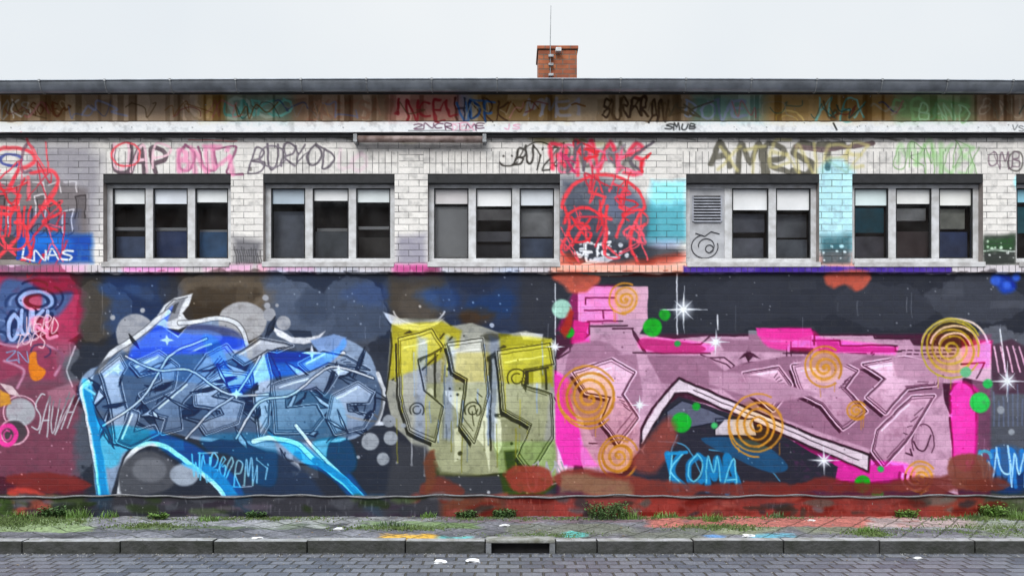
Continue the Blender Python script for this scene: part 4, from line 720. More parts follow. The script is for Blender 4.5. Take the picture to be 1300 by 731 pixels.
# panes: painted sky reflection bottom (cm) and colour, list of (top, bottom, colour, depth) things seen inside
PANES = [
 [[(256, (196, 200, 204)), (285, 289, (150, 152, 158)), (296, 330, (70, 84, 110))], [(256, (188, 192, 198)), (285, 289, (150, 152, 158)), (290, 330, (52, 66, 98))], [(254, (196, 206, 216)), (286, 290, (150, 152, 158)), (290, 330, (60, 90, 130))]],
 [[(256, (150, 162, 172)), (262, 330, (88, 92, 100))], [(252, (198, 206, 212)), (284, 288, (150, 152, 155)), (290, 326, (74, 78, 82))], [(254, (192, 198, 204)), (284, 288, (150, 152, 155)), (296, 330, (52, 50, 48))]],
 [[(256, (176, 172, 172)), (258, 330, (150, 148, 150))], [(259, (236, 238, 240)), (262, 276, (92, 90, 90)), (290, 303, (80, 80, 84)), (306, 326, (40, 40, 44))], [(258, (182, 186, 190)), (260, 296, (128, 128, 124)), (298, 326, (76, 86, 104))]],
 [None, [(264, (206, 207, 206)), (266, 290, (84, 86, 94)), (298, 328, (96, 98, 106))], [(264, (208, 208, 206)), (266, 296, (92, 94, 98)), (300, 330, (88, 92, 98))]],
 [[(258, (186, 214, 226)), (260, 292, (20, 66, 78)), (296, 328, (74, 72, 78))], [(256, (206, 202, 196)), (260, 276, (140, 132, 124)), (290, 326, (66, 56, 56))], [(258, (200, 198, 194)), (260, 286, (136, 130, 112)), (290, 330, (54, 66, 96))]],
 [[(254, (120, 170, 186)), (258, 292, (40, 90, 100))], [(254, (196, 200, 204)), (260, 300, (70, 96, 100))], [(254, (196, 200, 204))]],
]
GD = .13   # depth of glass behind the wall face
for wi, (a, b) in enumerate(WINS):
    desc = ['three-light window furthest left with dark panes and blue reflections', 'three-light window second from left with brush-like scribbles on its painted sky reflection',
            'three-light window with a bright white painted sky reflection in its middle pane', 'window with a louvred vent panel and outlined tag in its left light',
            'window with a turquoise painted sky reflection over dark teal in its left light', 'window cut by the right edge of the photo with teal panes'][wi]
    x0, x1, z0, z1 = WX(a), WX(b), WZ(WB), WZ(232)
    m = MB(); fw = .055
    y0, y1 = GD - .035, GD + .035
    m.box(x0, y0, z1 - .045, x1, y1, z1); m.box(x0, y0, z0 + .02, x1, y1, z0 + .085)
    mull = [0, (x1 - x0) / 3, (x1 - x0) * 2 / 3, x1 - x0]
    m.box(x0, y0 + .001, z0 + .085, x0 + .07, y1 - .001, z1 - .045); m.box(x1 - .07, y0 + .001, z0 + .085, x1, y1 - .001, z1 - .045)
    for k in (1, 2): m.box(x0 + mull[k] - .048, y0 + .001, z0 + .085, x0 + mull[k] + .048, y1 - .001, z1 - .045)
    fr = m.build('window', M_FRAME, bld, bevel=.006); fr['label'] = desc
    # sashes: thin inner rims, glass, painted sky reflections
    for k in range(3):
        pa = x0 + mull[k] + (.07 if k == 0 else .048); pb = x0 + mull[k + 1] - (.07 if k == 2 else .048); za, zb = z0 + .085, z1 - .045
        if wi == 3 and k == 0:
            pm = MB(); pm.box(pa, GD - .02, za, pb, GD + .02, zb)
            pan = pm.build('vent_panel', simple('panel_grey', (.46, .46, .48), .6, .2, 6), fr)
            sm_ = MB(); zt = WZ(246)
            sm_.box(pa + .03, GD - .034, zt - .33, pa + .05, GD - .021, zt); sm_.box(pb - .05, GD - .034, zt - .33, pb - .03, GD - .021, zt)
            for q in range(9):
                zz = zt - .018 - q * .037
                sm_.quad((pa + .05, GD - .045, zz - .02), (pb - .05, GD - .045, zz - .02), (pb - .05, GD - .022, zz), (pa + .05, GD - .022, zz))
                sm_.quad((pa + .05, GD - .0455, zz - .024), (pb - .05, GD - .0455, zz - .024), (pb - .05, GD - .0455, zz - .0195), (pa + .05, GD - .0455, zz - .0195))
            sm_.build('louvre', simple('louvre_grey', (.38, .39, .44), .5, .2, 9), fr)
            MB().box(pa + .051, GD - .0212, zt - .33, pb - .051, GD - .0205, zt).build('vent_opening', M_DARK, fr)
            # outlined tag on the panel
            tm = MB()
            def loop(c, rx, rz, a0, a1, r=.007):
                tm.tube([(c[0] + rx * math.cos(R(t)), GD - .024, c[1] + rz * math.sin(R(t))) for t in range(a0, a1 + 1, 12)], r, 6)
            cx_, cz_ = (pa + pb) / 2 - .01, WZ(311)
            loop((cx_ - .02, cz_), .17, .15, 100, 380); loop((cx_, cz_ + .01), .10, .09, -60, 200); loop((cx_ + .04, cz_ - .03), .05, .05, 0, 360)
            tm.tube([(cx_ - .14, GD - .024, cz_ + .17), (cx_ - .02, GD - .024, cz_ + .13), (cx_ + .06, GD - .024, cz_ + .19), (cx_ + .17, GD - .024, cz_ + .16)], .007, 6)
            tm.build('spray_tag', simple('tag_black', (.05, .05, .06), .6), fr)
            continue
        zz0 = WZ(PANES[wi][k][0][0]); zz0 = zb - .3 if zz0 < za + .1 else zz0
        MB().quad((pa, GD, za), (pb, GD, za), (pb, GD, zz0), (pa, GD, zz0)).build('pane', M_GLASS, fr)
        sh = MB()
        for (sx0, sz0, sx1, sz1) in ((pa, za, pa + .014, zb), (pb - .014, za, pb, zb), (pa + .014, zb - .014, pb - .014, zb), (pa + .014, za, pb - .014, za + .014)):
            sh.box(sx0, GD - .028, sz0, sx1, GD - .006, sz1)
        sh.build('glazing_bead', M_DARK, fr)
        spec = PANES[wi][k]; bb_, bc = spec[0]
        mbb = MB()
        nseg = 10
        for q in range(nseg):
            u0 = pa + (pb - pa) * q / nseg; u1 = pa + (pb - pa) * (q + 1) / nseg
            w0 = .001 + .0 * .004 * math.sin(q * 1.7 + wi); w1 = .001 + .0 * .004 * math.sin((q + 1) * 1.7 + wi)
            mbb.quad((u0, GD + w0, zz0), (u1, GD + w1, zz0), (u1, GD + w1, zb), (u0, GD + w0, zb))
        mbb.build('painted_sky_reflection', colm(bc, .35), fr)  # opaque pale panel, sky reflection painted as its colour
        for (t0, t1, c) in spec[1:]:
            dd = .05 + .03 * ((t0 * 7 + k) % 5)
            sh = MB(); ins = .0 if t1 - t0 > 10 else .02
            sh.box(pa - .03 + random.uniform(0, .05), GD + dd, WZ(t1), pb + .03 - random.uniform(0, .06), GD + dd + .04, WZ(t0))
            sh.build('shelf' if t1 - t0 < 6 else 'curtain', colm(c), fr)
    # outer sill
    sl = MB(); sl.box(x0 + .002, -.06, z0 - .012, x1 - .002, GD - .036, z0 + .018); sl.box(x0 + .002, -.062, z0 - .045, x1 - .002, -.0505, z0 - .012)
    sl.build('sill', M_SILL, fr, bevel=.003)
    # dark box put in for the shade at the head of the opening
    lt = MB(); lt.box(x0, .006, WZ(232), x1, GD + .05, WZ(WT) ); lt.build('lintel_shade', M_DARK, fr)
    rm = MB(); rm.box(x0 - .01, .6, z0 - .01, x1 + .01, .62, z1 + .1); rm.box(x0 - .01, .3, z0 - .03, x1 + .01, .6, z0 - .01); rm.box(x0 - .03, .3, z0, x0 - .01, .6, z1 + .1); rm.box(x1 + .01, .3, z0, x1 + .03, .6, z1 + .1); rm.box(x0, .3, z1 + .1, x1, .6, z1 + .12)
    rm.build('room_recess', M_ROOM, bld)

# ------------------------------------------------------------------ roof, gutter, chimney
g0 = -.30; gz = at(0, 113, g0).z; gr = .083
gut = MB(); L0, L1 = XL - 8, XR + 8
nseg = 80
for sgn, rad in ((1, gr), (-1, gr - .006)):
    base = len(gut.v)
    for i in range(nseg + 1):
        x = L0 + (L1 - L0) * i / nseg; sag = .03 * (1 - (x / 7.0) ** 2) if abs(x) < 9 else -.02
        for k in range(13):
            a = math.pi + math.pi * k / 12
            gut.v.append((x, g0 + rad * math.cos(a), gz + .04 + sag + rad * 1.5 * math.sin(a) + .02))
    for i in range(nseg):
        for k in range(12):
            a_ = base + i * 13 + k
            gut.f.append((a_, a_ + 1, a_ + 14, a_ + 13) if sgn > 0 else (a_, a_ + 13, a_ + 14, a_ + 1))
gt = gut.build('gutter', M_GUT, bld, smooth=True); gt['label'] = 'grey half-round zinc gutter along the eaves'
def gsag(x): return .03 * (1 - (x / 7.0) ** 2)
MB().tube([(x, g0 - gr, gz + .062 + gsag(x)) for x in np.linspace(L0, L1, 60)], .011, 8).build('gutter_bead', M_GUT, gt, smooth=True)
for k in range(-1, 18):
    a = 50 + k * 82 + (k * 37 % 9); x = (a - 650) * (CAM_D + g0 - gr) / 1000
    br = MB(); zz = gz + .06 + gsag(x)
    br.tube([(x, g0 + (gr + .004) * math.cos(math.pi + math.pi * q / 8), zz + (gr + .003) * 1.5 * math.sin(math.pi + math.pi * q / 8)) for q in range(0, 9)], .007, 5)
    br.box(x - .012, g0 - gr - .016, zz - .012, x + .012, g0 - gr + .02, zz + .012)
    br.build('gutter_bracket', M_BRK, gt)
mb = MB(); rz = gz + .05
mb.quad((L0, g0 - .01, rz + .012), (L1, g0 - .01, rz + .012), (L1, 7.6, rz + .22), (L0, 7.6, rz + .22))
mb.quad((L0, g0 + .06, rz - .03), (L0, 7.6, rz + .15), (L1, 7.6, rz + .15), (L1, g0 + .06, rz - .03))
mb.box(L0, g0 + gr + .01, WZ(122) + .001, L1, -.001, rz - .035)
roof = mb.build('roof', M_DARK, bld); roof['label'] = 'low flat roof covered in dark felt'
def brick_mat(name, c1, c2, mortar):
    m, nt, p = nm(name); L = nt.links.new
    tc = N(nt, 'ShaderNodeTexCoord'); sep = N(nt, 'ShaderNodeSeparateXYZ'); L(tc.outputs['Object'], sep.inputs[0])
    ad = N(nt, 'ShaderNodeMath', operation='ADD'); L(sep.outputs[0], ad.inputs[0]); L(sep.outputs[1], ad.inputs[1])
    cb = N(nt, 'ShaderNodeCombineXYZ'); L(ad.outputs[0], cb.inputs[0]); L(sep.outputs[2], cb.inputs[1])
    b = N(nt, 'ShaderNodeTexBrick'); b.inputs['Scale'].default_value = 1; b.inputs['Brick Width'].default_value = .2; b.inputs['Row Height'].default_value = .077; b.inputs['Mortar Size'].default_value = .007
    b.inputs['Color1'].default_value = (*c1, 1); b.inputs['Color2'].default_value = (*c2, 1); b.inputs['Mortar'].default_value = (*mortar, 1); L(cb.outputs[0], b.inputs['Vector'])
    nz = N(nt, 'ShaderNodeTexNoise'); nz.inputs['Scale'].default_value = 9; nz.inputs['Detail'].default_value = 8; L(tc.outputs['Object'], nz.inputs['Vector'])
    mr = N(nt, 'ShaderNodeMapRange'); mr.inputs['To Min'].default_value = .35; mr.inputs['To Max'].default_value = 1.5; L(nz.outputs['Fac'], mr.inputs['Value'])
    mu = N(nt, 'ShaderNodeVectorMath', operation='MULTIPLY'); L(b.outputs['Color'], mu.inputs[0]); L(mr.outputs[0], mu.inputs[1]); L(mu.outputs[0], p.inputs['Base Color'])
    p.inputs['Roughness'].default_value = .85
    bp = N(nt, 'ShaderNodeBump', invert=True); bp.inputs['Distance'].default_value = .01; L(b.outputs['Fac'], bp.inputs['Height']); L(bp.outputs['Normal'], p.inputs['Normal'])
    return m
M_CHIM = brick_mat('chimney_brick', (.40, .125, .045), (.27, .07, .03), (.17, .12, .09))
cy = 2.4; c0 = at(683.5, 66, cy); c1 = at(732.5, 66, cy); ctop = at(0, 58.5, cy).z
mb = MB(); mb.box(c0.x, cy, 4.8, c1.x, cy + .6, at(0, 63, cy).z); mb.box(c0.x - .02, cy - .02, at(0, 63, cy).z, c1.x + .02, cy + .62, ctop)
ch = mb.build('chimney', M_CHIM, roof, bevel=.008); ch['label'] = 'orange-red brick chimney'
cp = MB(); cp.box(c0.x + .1, cy + .1, ctop, c1.x - .1, cy + .5, ctop + .03); cp.build('chimney_cap', M_DARK, bld)
# antenna rod on the chimney
an = empty('antenna_rod', (at(698, 58, cy).x, cy - .04, ctop), 'thin upright lightning rod clipped to the brick chimney', 'antenna')
def rel(o, pts): return [(p[0] - o.location[0], p[1] - o.location[1], p[2] - o.location[2]) for p in pts]
ax = at(698.5, 8, cy)
MB().tube(rel(an, [(ax.x, cy - .04, 5.0), (ax.x, cy - .04, ctop + .1), (ax.x + .01, cy - .04, at(0, 9, cy).z)]), [.007, .007, .004], 6).build('rod', M_BRK, an)
for zb in (73, 84, 97):
    p = at(703, zb, cy); MB().box(*rel(an, [(ax.x - .03, cy - .07, p.z - .02)])[0], *rel(an, [(ax.x + .05, cy - .022, p.z + .02)])[0]).build('clamp', M_BRK, an, bevel=.004)
p = at(709, 66, cy)
MB().box(*rel(an, [(p.x - .05, cy - .1, p.z - .03)])[0], *rel(an, [(p.x + .04, cy - .025, p.z + .03)])[0]).build('junction_box', M_FRAME, an, bevel=.006)

# long tube under the white band
rl = empty('wall_tube', (WX(451), -.08, WZ(180)), 'long rusty pink-grey tube lamp fixed under the white band above the second and third windows', 'lamp tube')
mm = MB(); mm.tube(rel(rl, [(WX(451), -.09, WZ(179.5)), (WX(618), -.09, WZ(180))]), .042, 14); mm.build('tube', M_RUST, rl, smooth=True)
for a in (451, 613):
    MB().box(*rel(rl, [(WX(a), -.14, WZ(184.6))])[0], *rel(rl, [(WX(a + 5), -.002, WZ(174.6))])[0]).build('end_cap', M_BRK, rl, bevel=.005)

# cable along the top of the plinth
cb_ = MB(); pts = []
for a in range(X0, X1, 12): pts.append((WX(a), -.045, WZ(629 + 1.3 * math.sin(a * .03) + .8 * math.sin(a * .11))))
cb_.tube(pts, .012, 8); co = cb_.build('cable', simple('grey_cable', (.16, .16, .17), .6, .3, 10), None, smooth=True)
tagp(co, 'thin grey cable running along the foot of the mural wall just above the plinth', 'cable')

# ------------------------------------------------------------------ ground
def ground_mesh(name, xs, ys, z, mat, colfn=None, kind='structure', bumpy=0):
    GX, GY = np.meshgrid(xs, ys); gw = len(xs); gh = len(ys)
    zz = np.full(GX.shape, z, float)
    if bumpy:
        zz = zz + (fbm(9, 77, 3, gw, gh) - .5) * bumpy
    co = np.stack([GX, GY, zz], -1).reshape(-1, 3).astype(np.float32)
    idx = np.arange(gw * gh).reshape(gh, gw)
    q = np.stack([idx[:-1, :-1], idx[:-1, 1:], idx[1:, 1:], idx[1:, :-1]], -1).reshape(-1, 4)
    me = bpy.data.meshes.new(name); me.vertices.add(len(co)); me.vertices.foreach_set('co', co.ravel())
    me.loops.add(q.size); me.loops.foreach_set('vertex_index', q.ravel().astype(np.int32))
    me.polygons.add(len(q)); me.polygons.foreach_set('loop_start', np.arange(0, q.size, 4, dtype=np.int32)); me.update(calc_edges=True)
    if colfn is not None:
        ca = me.color_attributes.new('paint', 'FLOAT_COLOR', 'POINT'); c = colfn(GX, GY)
        ca.data.foreach_set('color', np.concatenate([c.reshape(-1, 3), np.ones((gw * gh, 1))], 1).astype(np.float32).ravel())
    o = link(name, me, mat); o['kind'] = kind; return o
PAVE_Y = -1.60; KW = .15
def pave_mat():
    m, nt, p = nm('worn_pavement'); L = nt.links.new
    at_ = N(nt, 'ShaderNodeAttribute', attribute_name='paint'); tc = N(nt, 'ShaderNodeTexCoord')
    nz = N(nt, 'ShaderNodeTexNoise'); nz.inputs['Scale'].default_value = 22; nz.inputs['Detail'].default_value = 10; nz.inputs['Roughness'].default_value = .7; L(tc.outputs['Object'], nz.inputs['Vector'])
    mr = N(nt, 'ShaderNodeMapRange'); mr.inputs['From Min'].default_value = .25; mr.inputs['From Max'].default_value = .75; mr.inputs['To Min'].default_value = .15; mr.inputs['To Max'].default_value = 1.9; L(nz.outputs['Fac'], mr.inputs['Value'])
    mu = N(nt, 'ShaderNodeVectorMath', operation='MULTIPLY'); L(at_.outputs['Color'], mu.inputs[0]); L(mr.outputs[0], mu.inputs[1])
    mp = N(nt, 'ShaderNodeMapping'); mp.inputs['Rotation'].default_value = (0, 0, R(38)); L(tc.outputs['Object'], mp.inputs['Vector'])
    b = N(nt, 'ShaderNodeTexBrick'); b.inputs['Scale'].default_value = 1; b.inputs['Brick Width'].default_value = .3; b.inputs['Row Height'].default_value = .3; b.offset = 0; b.inputs['Mortar Size'].default_value = .012
    b.inputs['Color1'].default_value = (1, 1, 1, 1); b.inputs['Color2'].default_value = (.72, .72, .74, 1); b.inputs['Mortar'].default_value = (.3, .32, .27, 1); L(mp.outputs[0], b.inputs['Vector'])
    m3 = N(nt, 'ShaderNodeVectorMath', operation='MULTIPLY'); L(mu.outputs[0], m3.inputs[0]); L(b.outputs['Color'], m3.inputs[1])
    vo = N(nt, 'ShaderNodeTexNoise'); vo.inputs['Scale'].default_value = 60; vo.inputs['Detail'].default_value = 2; L(tc.outputs['Object'], vo.inputs['Vector'])
    cr = N(nt, 'ShaderNodeValToRGB'); cr.color_ramp.elements[0].position = .72; cr.color_ramp.elements[1].position = .76; L(vo.outputs['Fac'], cr.inputs['Fac'])
    cm = N(nt, 'ShaderNodeMix', data_type='RGBA'); L(cr.outputs['Color'], cm.inputs['Factor']); L(m3.outputs[0], cm.inputs['A']); cm.inputs['B'].default_value = (.5, .5, .5, 1)
    L(cm.outputs['Result'], p.inputs['Base Color']); p.inputs['Roughness'].default_value = .8
    bp = N(nt, 'ShaderNodeBump'); bp.inputs['Strength'].default_value = .8; bp.inputs['Distance'].default_value = .02; L(nz.outputs['Fac'], bp.inputs['Height']); L(bp.outputs['Normal'], p.inputs['Normal'])
    return m
def gx(a, y): return (a - 650) * (CAM_D + y) / 1000
def pave_col(GX, GY):
    c = np.zeros(GX.shape + (3,)); c[:] = (.125, .125, .14)
    w, h = GX.shape[1], GX.shape[0]
    n = fbm(26, 5, 5, w, h)[..., None]; c *= .1 + 1.9 * n ** 1.3
    A = 650 + GX * 1000 / (CAM_D + GY)
    nn = fbm(14, 91, 4, w, h); n4 = fbm(30, 191, 4, w, h)
    def blob(a0, a1, y0, y1, col, soft=.5, thr=.42, src=None):
        s = nn if src is None else src
        fx = np.clip(np.minimum(A - a0, a1 - A) / 25 + .5, 0, 1); fy = np.clip(np.minimum(GY - y0, y1 - GY) / .12 + .5, 0, 1)
        m = np.clip((s * fx * fy - thr * .6) * 5, 0, 1)[..., None] * soft
        c[:] = c * (1 - m) + np.array(col) * m
    blob(-60, 1360, -1.6, -1.38, (.30, .30, .31), .7)
    blob(-60, 120, -1.05, .1, (.20, .27, .12), .95, .2); blob(120, 420, -.9, .05, (.12, .17, .06), .6, .62, n4)
    blob(100, 330, -.7, .1, (.30, .28, .33), .6, .4)
    blob(300, 560, -.8, .0, (.34, .34, .34), .7, .5); blob(480, 560, -1.55, -1.1, (.62, .35, .03), .95, .32)
    blob(550, 600, -1.55, -1.25, (.08, .42, .42), .9, .4); blob(450, 620, -.9, -.3, (.12, .2, .05), .8, .55)
    blob(560, 860, -.45, .1, (.16, .10, .12), .8, .3); blob(640, 1000, -1.5, -.5, (.15, .17, .10), .5, .6, n4)
    blob(820, 1240, -.75, .1, (.42, .13, .10), .95, .22); blob(1100, 1360, -.9, -.1, (.32, .33, .32), .7, .35)
    blob(950, 1010, -1.5, -1.1, (.10, .34, .44), .9, .4); blob(1220, 1360, -1.4, -.2, (.18, .22, .12), .6, .6); blob(895, 920, -1.45, -1.2, (.1, .25, .5), .9, .3)
    blob(900, 1120, -1.25, -.7, (.20, .22, .12), .6, .6, n4); blob(715, 745, -1.35, -1.0, (.08, .4, .36), .9, .3)
    return np.clip(c, .01, .7)
xs = np.concatenate([[-60, -30, -15], np.arange(-9, 9.001, .02), [15, 30, 60]])
ground_mesh('pavement', xs, np.arange(PAVE_Y + KW, .001, .02), 0.0, pave_mat(), pave_col, bumpy=.035)
def kerb():
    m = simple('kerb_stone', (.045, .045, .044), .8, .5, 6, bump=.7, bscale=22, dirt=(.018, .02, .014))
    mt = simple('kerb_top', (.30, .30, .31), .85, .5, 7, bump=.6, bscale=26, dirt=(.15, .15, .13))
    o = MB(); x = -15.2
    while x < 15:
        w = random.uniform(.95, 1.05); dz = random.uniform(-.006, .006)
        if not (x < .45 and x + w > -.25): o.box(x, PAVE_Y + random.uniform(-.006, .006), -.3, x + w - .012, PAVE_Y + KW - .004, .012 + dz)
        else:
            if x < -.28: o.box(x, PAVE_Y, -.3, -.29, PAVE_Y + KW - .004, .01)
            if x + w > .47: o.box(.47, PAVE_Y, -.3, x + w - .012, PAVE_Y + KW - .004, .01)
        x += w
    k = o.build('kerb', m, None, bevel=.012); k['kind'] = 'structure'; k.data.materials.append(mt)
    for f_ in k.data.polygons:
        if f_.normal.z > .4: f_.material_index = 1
    # pale top faces, darker sides
    return k
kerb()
def road_mat():
    m, nt, p = nm('stone_setts'); L = nt.links.new
    tc = N(nt, 'ShaderNodeTexCoord'); b = N(nt, 'ShaderNodeTexBrick'); mp = N(nt, 'ShaderNodeMapping'); L(tc.outputs['Object'], mp.inputs['Vector'])
    wo = N(nt, 'ShaderNodeTexNoise'); wo.inputs['Scale'].default_value = 3; L(tc.outputs['Object'], wo.inputs['Vector'])
    av = N(nt, 'ShaderNodeVectorMath', operation='MULTIPLY_ADD'); av.inputs[1].default_value = (.05, .05, 0); L(wo.outputs['Color'], av.inputs[0]); L(mp.outputs[0], av.inputs[2])
    b.inputs['Scale'].default_value = 1; b.inputs['Brick Width'].default_value = .22; b.inputs['Row Height'].default_value = .16; b.inputs['Mortar Size'].default_value = .014; b.inputs['Mortar Smooth'].default_value = .6
    b.inputs['Color1'].default_value = (.065, .07, .088, 1); b.inputs['Color2'].default_value = (.125, .13, .15, 1); b.inputs['Mortar'].default_value = (.05, .047, .04, 1); L(av.outputs[0], b.inputs['Vector'])
    nz = N(nt, 'ShaderNodeTexNoise'); nz.inputs['Scale'].default_value = 30; nz.inputs['Detail'].default_value = 8; L(tc.outputs['Object'], nz.inputs['Vector'])
    mr = N(nt, 'ShaderNodeMapRange'); mr.inputs['To Min'].default_value = .5; mr.inputs['To Max'].default_value = 1.5; L(nz.outputs['Fac'], mr.inputs['Value'])
    mu = N(nt, 'ShaderNodeVectorMath', operation='MULTIPLY'); L(b.outputs['Color'], mu.inputs[0]); L(mr.outputs[0], mu.inputs[1]); L(mu.outputs[0], p.inputs['Base Color'])
    p.inputs['Roughness'].default_value = .5
    hh = N(nt, 'ShaderNodeMath', operation='MULTIPLY_ADD'); L(nz.outputs['Fac'], hh.inputs[0]); hh.inputs[1].default_value = .4
    iv = N(nt, 'ShaderNodeMath', operation='SUBTRACT'); iv.inputs[0].default_value = 1; L(b.outputs['Fac'], iv.inputs[1]); L(iv.outputs[0], hh.inputs[2])
    bp = N(nt, 'ShaderNodeBump'); bp.inputs['Strength'].default_value = 1; bp.inputs['Distance'].default_value = .025; L(hh.outputs[0], bp.inputs['Height']); L(bp.outputs['Normal'], p.inputs['Normal'])
    return m
rd = MB(); rd.quad((-200, -200, -.125), (200, -200, -.125), (200, PAVE_Y + .02, -.125), (-200, PAVE_Y + .02, -.125)); rd.build('road', road_mat(), None)['kind'] = 'structure'
gd = MB(); gd.quad((-400, -400, -.34), (400, -400, -.34), (400, 400, -.34), (-400, 400, -.34)); gd.build('ground', simple('earth', (.09, .085, .07), .95), None)['kind'] = 'structure'

# storm drain inlet let into the kerb
dr = empty('drain_inlet', (0.09, PAVE_Y, 0), 'kerb drain inlet with dark slot under a pale concrete lid', 'drain')
MB().box(-.37, -.02, -.012, .37, .16, .03).build('lid', simple('pale_concrete', (.26, .26, .25), .9, .5, 9, bump=.5, dirt=(.12, .12, .09)), dr, bevel=.015)
s_ = MB(); s_.box(-.37, .1, -.2, .37, .13, -.013); s_.build('slot', M_DARK, dr)
s_ = MB(); s_.box(-.37, -.01, -.2, -.31, .098, -.013); s_.build('cheek', M_BRK, dr, bevel=.006)
s_ = MB(); s_.box(.31, -.01, -.2, .37, .098, -.013); s_.build('cheek', M_BRK, dr, bevel=.006)

# ------------------------------------------------------------------ plants, moss, litter
def tuft_mesh(name, n, h, spread, seed, leafy=False, lean=.5):
    r = random.Random(seed); v = []; f = []
    for i in range(n):
        a = r.uniform(0, 6.283); rr_ = spread * math.sqrt(r.random()) * .6; bx, by = math.cos(a) * rr_, math.sin(a) * rr_ * .5
        hh = h * r.uniform(.4, 1.05); la = r.uniform(0, 6.283); ll = lean * hh * r.uniform(.2, 1.2)
        dx, dy = math.cos(la) * ll, math.sin(la) * ll; w = (.006 if not leafy else .004) * r.uniform(.7, 1.6)
        px, py = -math.sin(la) * w, math.cos(la) * w; prev = None
        for k in range(4):
            t = k / 3; x = bx + dx * t * t; y = by + dy * t * t; z = hh * (t - .18 * t * t); ww = 1 - t * .9
            v += [(x - px * ww, y - py * ww, z), (x + px * ww, y + py * ww, z)]
            if k: b = len(v) - 4; f.append((b, b + 1, b + 3, b + 2))
        if leafy:
            for k in range(6):
                t = r.uniform(.25, 1); x = bx + dx * t * t; y = by + dy * t * t; z = hh * (t - .18 * t * t); aa = r.uniform(0, 6.283); s = r.uniform(.018, .04)
                ex, ey, ez = math.cos(aa) * s, math.sin(aa) * s, r.uniform(-.4, .7) * s
                b = len(v); v += [(x, y, z), (x + ex * .5 - ey * .35, y + ey * .5 + ex * .35, z + ez * .5 + .004), (x + ex, y + ey, z + ez), (x + ex * .5 + ey * .35, y + ey * .5 - ex * .35, z + ez * .5 - .004)]
                f.append((b, b + 1, b + 2, b + 3))
    me = bpy.data.meshes.new(name); me.from_pydata(v, [], f); me.update(); return me
def plant(a, y, h, spread, n, seed, leafy, mat, label, name='weed', cat='weed', group='weeds growing along the wall foot'):
    o = link(name, tuft_mesh(name, n, h, spread, seed, leafy), mat); o.location = (gx(a, y), y, .0); tagp(o, label, cat, group); return o
plant(772, -.16, .26, .42, 130, 1, True, M_LEAF2, 'tall bushy weed at the wall under the two spirals of the pink mural')
plant(800, -.2, .14, .25, 80, 2, False, M_LEAF, 'short grass clump right of the tall bushy weed')
plant(100, -.12, .16, .3, 120, 3, False, M_LEAF, 'grass clump at the end of the green moss strip, far left')
plant(30, -.10, .12, .35, 110, 4, False, M_LEAF, 'low grass against the wall at the left edge')
plant(1262, -.10, .22, .28, 100, 5, True, M_LEAF, 'leafy weed at the wall by the right edge')
plant(1235, -.14, .10, .2, 60, 6, False, M_LEAF2, 'small dark grass tuft just left of the weed by the right edge')
plant(905, -.35, .13, .22, 80, 7, False, M_LEAF, 'grass tuft in front of the red-smeared plinth below the blue tag')
plant(497, -.7, .08, .35, 100, 8, False, M_LEAF2, 'low weed patch beside the orange paint spill')
plant(1100, -1.05, .10, .16, 70, 9, False, M_LEAF, 'grass tuft between the paving stones below the green dots')
plant(325, -.1, .10, .2, 60, 10, True, M_LEAF2, 'small leafy weed at the wall below the blue legs')
plant(265, -.35, .09, .25, 80, 12, False, M_LEAF, 'thin grass tuft in a pavement crack at left')
plant(592, -.1, .11, .22, 70, 13, True, M_LEAF2, 'dark leafy weed at the plinth below the pale yellow stripes')
plant(200, -.2, .09, .2, 60, 14, True, M_LEAF, 'small weed at the wall between the two blue legs')
for i, (a_, y_, h_, s_, n_, m_, lab) in enumerate([(-20, -.08, .2, .3, 110, M_LEAF, 'tall grass tuft cut by the left edge of the photo'), (66, -.07, .18, .3, 110, M_LEAF2, 'darker grass tuft between the two left corner clumps'), (140, -.1, .12, .2, 60, M_LEAF, 'low grass tuft just right of the moss strip'), (545, -.08, .1, .18, 60, M_LEAF, 'thin grass at the wall under the foot of the yellow piece'),
    (640, -.07, .13, .25, 90, M_LEAF2, 'dense dark grass at the wall under the red smear left of the tall weed'), (845, -.08, .1, .25, 80, M_LEAF, 'thin grass at the red plinth between the tall weed and the blue tag'), (985, -.07, .09, .2, 60, M_LEAF2, 'sparse tuft at the red plinth right of the blue tag'), (1150, -.08, .12, .22, 70, M_LEAF, 'tuft at the wall under the small spiral at lower right'), (1298, -.2, .18, .3, 90, M_LEAF, 'bright grass tuft cut by the right edge of the photo')]):
    plant(a_, y_, h_, s_, n_, 50 + i, i % 3 == 1, m_, lab)
def cover(name, mat, spots, n, label, seed):
    r = random.Random(seed); v = []; f = []
    for i in range(n):
        a0, a1, y0, y1, h = spots[r.randrange(len(spots))]
        a = r.gauss((a0 + a1) / 2, (a1 - a0) / 3.4); y = min(-.03, r.gauss((y0 + y1) / 2, (y1 - y0) / 3.2)); y = max(y, PAVE_Y + .05); x = gx(a, y)
        s = r.uniform(.006, .02); hh = h * r.uniform(.3, 1.2); an_ = r.uniform(0, 3.14); c, s2 = math.cos(an_) * s, math.sin(an_) * s
        b = len(v); v += [(x - c, y - s2, -.012), (x + c, y + s2, -.012), (x + r.uniform(-.02, .02), y + r.uniform(-.02, .02), hh)]; f.append((b, b + 1, b + 2))
    me = bpy.data.meshes.new(name); me.from_pydata(v, [], f); me.update(); o = link(name, me, mat); o['kind'] = 'stuff'; o['label'] = label; o['category'] = 'moss'
    return o
